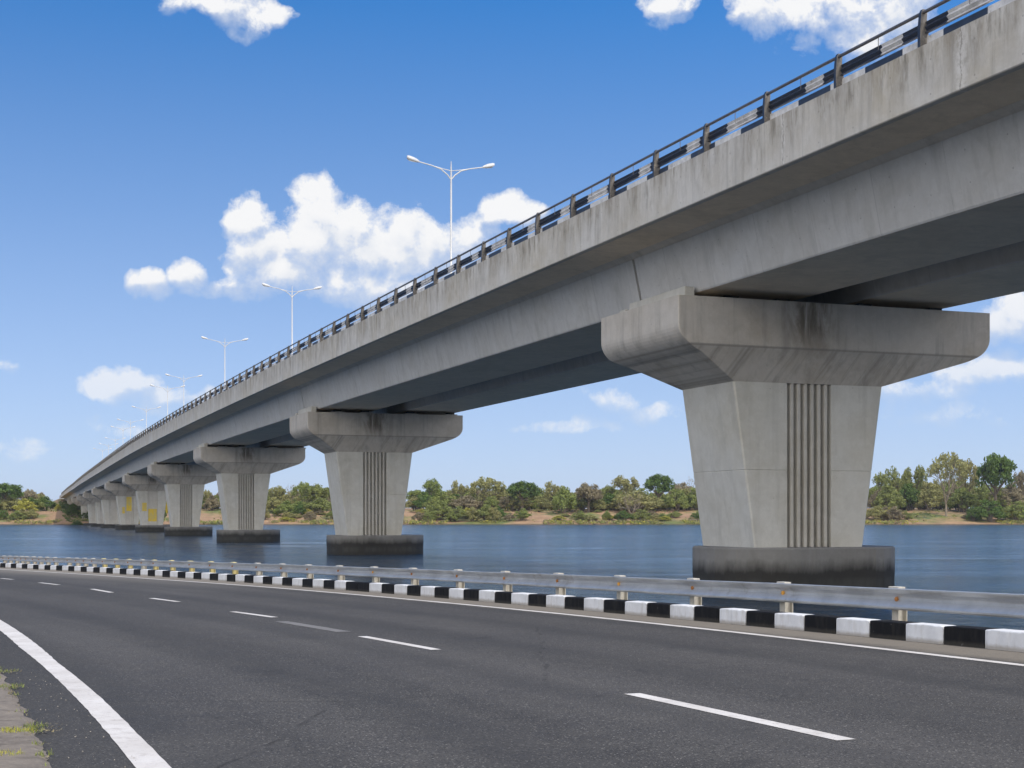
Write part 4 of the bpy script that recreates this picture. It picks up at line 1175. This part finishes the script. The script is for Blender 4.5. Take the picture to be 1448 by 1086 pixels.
# ------------------------------------------------------------------ sky, sun, camera
SUN_EL, SUN_AZ = rad(58), rad(125)        # azimuth measured from straight ahead towards the right
w = bpy.data.worlds.new('World'); sc.world = w; w.use_nodes = True
nt = w.node_tree; N = nt.nodes; Lk = nt.links
for q in list(N): N.remove(q)
out = N.new('ShaderNodeOutputWorld'); bg = N.new('ShaderNodeBackground'); Lk.new(bg.outputs[0], out.inputs[0])
tc = N.new('ShaderNodeTexCoord')
def Mth(op, a, b=None, c=None, clamp=False):
    n = N.new('ShaderNodeMath'); n.operation = op; n.use_clamp = clamp
    for i, v in enumerate((a, b, c)):
        if v is None: continue
        if isinstance(v, bpy.types.NodeSocket): Lk.new(v, n.inputs[i])
        else: n.inputs[i].default_value = v
    return n.outputs[0]
def Vm(op, a, b, out_='Vector'):
    n = N.new('ShaderNodeVectorMath'); n.operation = op
    for i, v in enumerate((a, b)):
        if v is None: continue
        if isinstance(v, bpy.types.NodeSocket): Lk.new(v, n.inputs[i])
        elif op == 'SCALE' and i == 1: n.inputs['Scale'].default_value = v
        else: n.inputs[i].default_value = v
    return n.outputs[out_]
def MR(v, a, b, c=0., d=1.):
    n = N.new('ShaderNodeMapRange'); n.clamp = True; n.interpolation_type = 'SMOOTHSTEP'
    Lk.new(v, n.inputs[0])
    for i, x in enumerate((a, b, c, d)): n.inputs[i + 1].default_value = x
    return n.outputs[0]
def MR2(v, a, b, c=0., d=1.):
    n = N.new('ShaderNodeMapRange'); n.clamp = True
    Lk.new(v, n.inputs[0])
    for i, x in enumerate((a, b, c, d)): n.inputs[i + 1].default_value = x
    return n.outputs[0]
def Mx(fac, a, b):
    n = N.new('ShaderNodeMix'); n.data_type = 'RGBA'
    for i, v in ((0, fac), (6, a), (7, b)):
        if isinstance(v, bpy.types.NodeSocket): Lk.new(v, n.inputs[i])
        else: n.inputs[i].default_value = v if i == 0 else (*v, 1)
    return n.outputs[2]
gen = tc.outputs['Generated']
sp = N.new('ShaderNodeSeparateXYZ'); Lk.new(gen, sp.inputs[0])
dx_, dy_, dz_ = sp.outputs
zc = Mth('MAXIMUM', dz_, 0.0)
cz = N.new('ShaderNodeCombineXYZ'); Lk.new(dx_, cz.inputs[0]); Lk.new(dy_, cz.inputs[1])
SKY_Z = 2.6
Lk.new(Mth('ADD', Mth('MULTIPLY', zc, SKY_Z), 0.03), cz.inputs[2])
skyv = Vm('NORMALIZE', cz.outputs[0], None)
sky = N.new('ShaderNodeTexSky'); sky.sky_type = 'NISHITA'; sky.sun_disc = False
sky.sun_elevation = SUN_EL; sky.sun_rotation = SUN_AZ
sky.air_density = 1.0; sky.dust_density = 0.35; sky.ozone_density = 3.0
Lk.new(skyv, sky.inputs['Vector'])
hs = N.new('ShaderNodeHueSaturation'); hs.inputs['Saturation'].default_value = 1.46; hs.inputs['Value'].default_value = 1.45
Lk.new(sky.outputs[0], hs.inputs['Color'])
SKY_S = 0.15
# clouds: soft lumps placed by direction in the sky, broken up by noise
yy = Mth('MAXIMUM', dy_, 0.02)
g = N.new('ShaderNodeCombineXYZ'); Lk.new(Mth('DIVIDE', dx_, yy), g.inputs[0]); Lk.new(Mth('DIVIDE', dz_, yy), g.inputs[1])
BL = [ # x, y, rx, ry, strength
 (350,313,34,26,1),(362,348,40,36,1),(400,385,66,36,1),(450,308,44,46,1),(438,350,60,55,1),(490,328,48,44,1),(525,360,90,52,1),(573,325,38,42,1),(600,352,80,48,1),(648,345,50,44,.95),(500,398,120,34,.95),(585,405,90,24,.8),
 (722,302,52,26,1),(755,296,26,20,.9),
 (266,384,32,26,.85),(205,392,34,20,.66),(318,396,22,14,.45),
 (316,8,66,28,.85),(366,28,46,28,.85),(258,2,40,18,.6),
 (1170,20,110,44,.95),(1225,45,80,56,1),(1270,20,60,60,.95),(1095,12,60,30,.85),(1128,78,26,26,.62),
 (940,12,46,30,.9),
 (182,545,62,26,.95),(150,556,48,22,.9),(232,556,70,20,.85),(285,556,26,16,.75),
 (175,606,50,12,.52),(4,512,18,13,.62),(24,640,46,14,.42),
 (1432,448,54,40,.92),(1400,525,84,24,.70),(1300,548,70,22,.52),(1340,582,80,18,.42),(868,565,44,22,.56),(935,585,40,14,.46),(805,603,80,12,.42),
]
def field(gv, big):
    acc = None
    for (x, y, rx, ry, st) in BL:
        c = ((x - 724) / F, (HY - y) / F, 0); r = (F / rx, F / ry, 0)
        q = Vm('MULTIPLY', Vm('SUBTRACT', gv, c), r)
        d = Vm('DOT_PRODUCT', q, q, 'Value')
        v = Mth('MULTIPLY_ADD', d, -st * .8, st)      # st at the centre, falls off to 0 at radius 1.1
        acc = v if acc is None else Mth('SMOOTH_MAX', acc, v, .22)
    return acc
def nz(gv, scale, det, rough, dist=0.):
    n = N.new('ShaderNodeTexNoise'); Lk.new(gv, n.inputs['Vector']); n.inputs['Scale'].default_value = scale
    n.inputs['Detail'].default_value = det; n.inputs['Roughness'].default_value = rough; n.inputs['Distortion'].default_value = dist
    return n.outputs['Fac']
def dens(gv):
    wn = N.new('ShaderNodeTexNoise'); Lk.new(gv, wn.inputs['Vector']); wn.inputs['Scale'].default_value = 22; wn.inputs['Detail'].default_value = 3
    wv = Vm('MULTIPLY', Vm('SUBTRACT', wn.outputs['Color'], (.5, .5, .5)), (.055, .040, 0))
    f_ = field(Vm('ADD', gv, wv), True)
    a = Mth('MULTIPLY_ADD', nz(gv, 34, 11, .70, .15), 2.7, -1.33)
    b = Mth('MULTIPLY_ADD', nz(gv, 11, 3, .5), 1.0, -.45)
    return Mth('ADD', f_, Mth('ADD', a, b))
gv = g.outputs[0]
d1 = dens(gv)
def dens_soft(gv):
    return Mth('ADD', field(gv, True), Mth('MULTIPLY_ADD', nz(gv, 26, 4, .55, .2), 2.0, -1.0))
ds1 = dens_soft(gv); d2 = dens_soft(Vm('ADD', gv, (-.003, .011, 0)))
lit = MR(Mth('SUBTRACT', ds1, d2), -.35, .42)
alpha = MR2(Mth('DIVIDE', Mth('SUBTRACT', d1, .10), Mth('MULTIPLY_ADD', lit, -.80, 1.4)), 0, 1)
front = MR(dy_, .03, .10)
alpha = Mth('MULTIPLY', Mth('MULTIPLY', alpha, front), MR2(dz_, .03, .16, .46, 1.0))
thick = MR(d1, .5, 1.5)
ccol = Mx(lit, (.67, .725, .83), (.93, .935, .95))
ccol = Mx(Mth('MULTIPLY', thick, .25), ccol, (.97, .97, .97))
# overbright clouds added behind the viewer as fill light for shaded faces
cb_ = N.new('ShaderNodeCombineXYZ'); Lk.new(dx_, cb_.inputs[0]); Lk.new(dy_, cb_.inputs[1]); Lk.new(Mth('MULTIPLY', dz_, 1.8), cb_.inputs[2])
bn = nz(cb_.outputs[0], 2.6, 8, .6, .3)
fill_mask = Mth('MULTIPLY', MR(bn, .34, .50), MR(dy_, -.02, -.25))
fill_mask = Mth('MULTIPLY', fill_mask, MR(dz_, 0.02, .12))
hz = Mth('POWER', MR2(dz_, 0.0, .43, 1.0, 0.0), 1.55)
bg_s = bg.inputs['Strength']; bg_s.default_value = SKY_S
skyc = Mx(hz, hs.outputs[0], (.54 / SKY_S, .64 / SKY_S, .83 / SKY_S))
def over(base, fac, colr):
    # colours are given as seen; divide by the background strength
    n = Vm('SCALE', colr, 1.0 / SKY_S) if isinstance(colr, bpy.types.NodeSocket) else None
    return Mx(fac, base, n if n is not None else tuple(x / SKY_S for x in colr))
c1 = over(skyc, alpha, ccol)
c2 = over(c1, fill_mask, (2.3, 2.2, 2.08))
Lk.new(c2, bg.inputs['Color'])

sl = bpy.data.lights.new('sun', 'SUN'); sl.energy = 3.0; sl.angle = rad(.53); sl.color = (1, .94, .855)
so = bpy.data.objects.new('sun', sl); COL.objects.link(so)
dirv = Vector((math.sin(SUN_AZ) * math.cos(SUN_EL), math.cos(SUN_AZ) * math.cos(SUN_EL), math.sin(SUN_EL)))
so.rotation_euler = (-dirv).to_track_quat('-Z', 'Y').to_euler()

cam = bpy.data.cameras.new('camera'); co = bpy.data.objects.new('camera', cam); COL.objects.link(co)
cam.sensor_width = 36; cam.lens = 36 * F / 1448; cam.shift_y = (HY - 543) / 1448
co.location = (0, 0, HW); co.rotation_euler = (rad(90), 0, 0); cam.clip_end = 20000; cam.clip_start = .1
sc.camera = co
sc.view_settings.view_transform = 'Standard'; sc.view_settings.look = 'None'; sc.view_settings.exposure = 0; sc.view_settings.gamma = 1
sc.render.resolution_x = 1024; sc.render.resolution_y = 768
sc.cycles.max_bounces = 6; sc.cycles.diffuse_bounces = 3; sc.cycles.glossy_bounces = 3; sc.cycles.transmission_bounces = 2
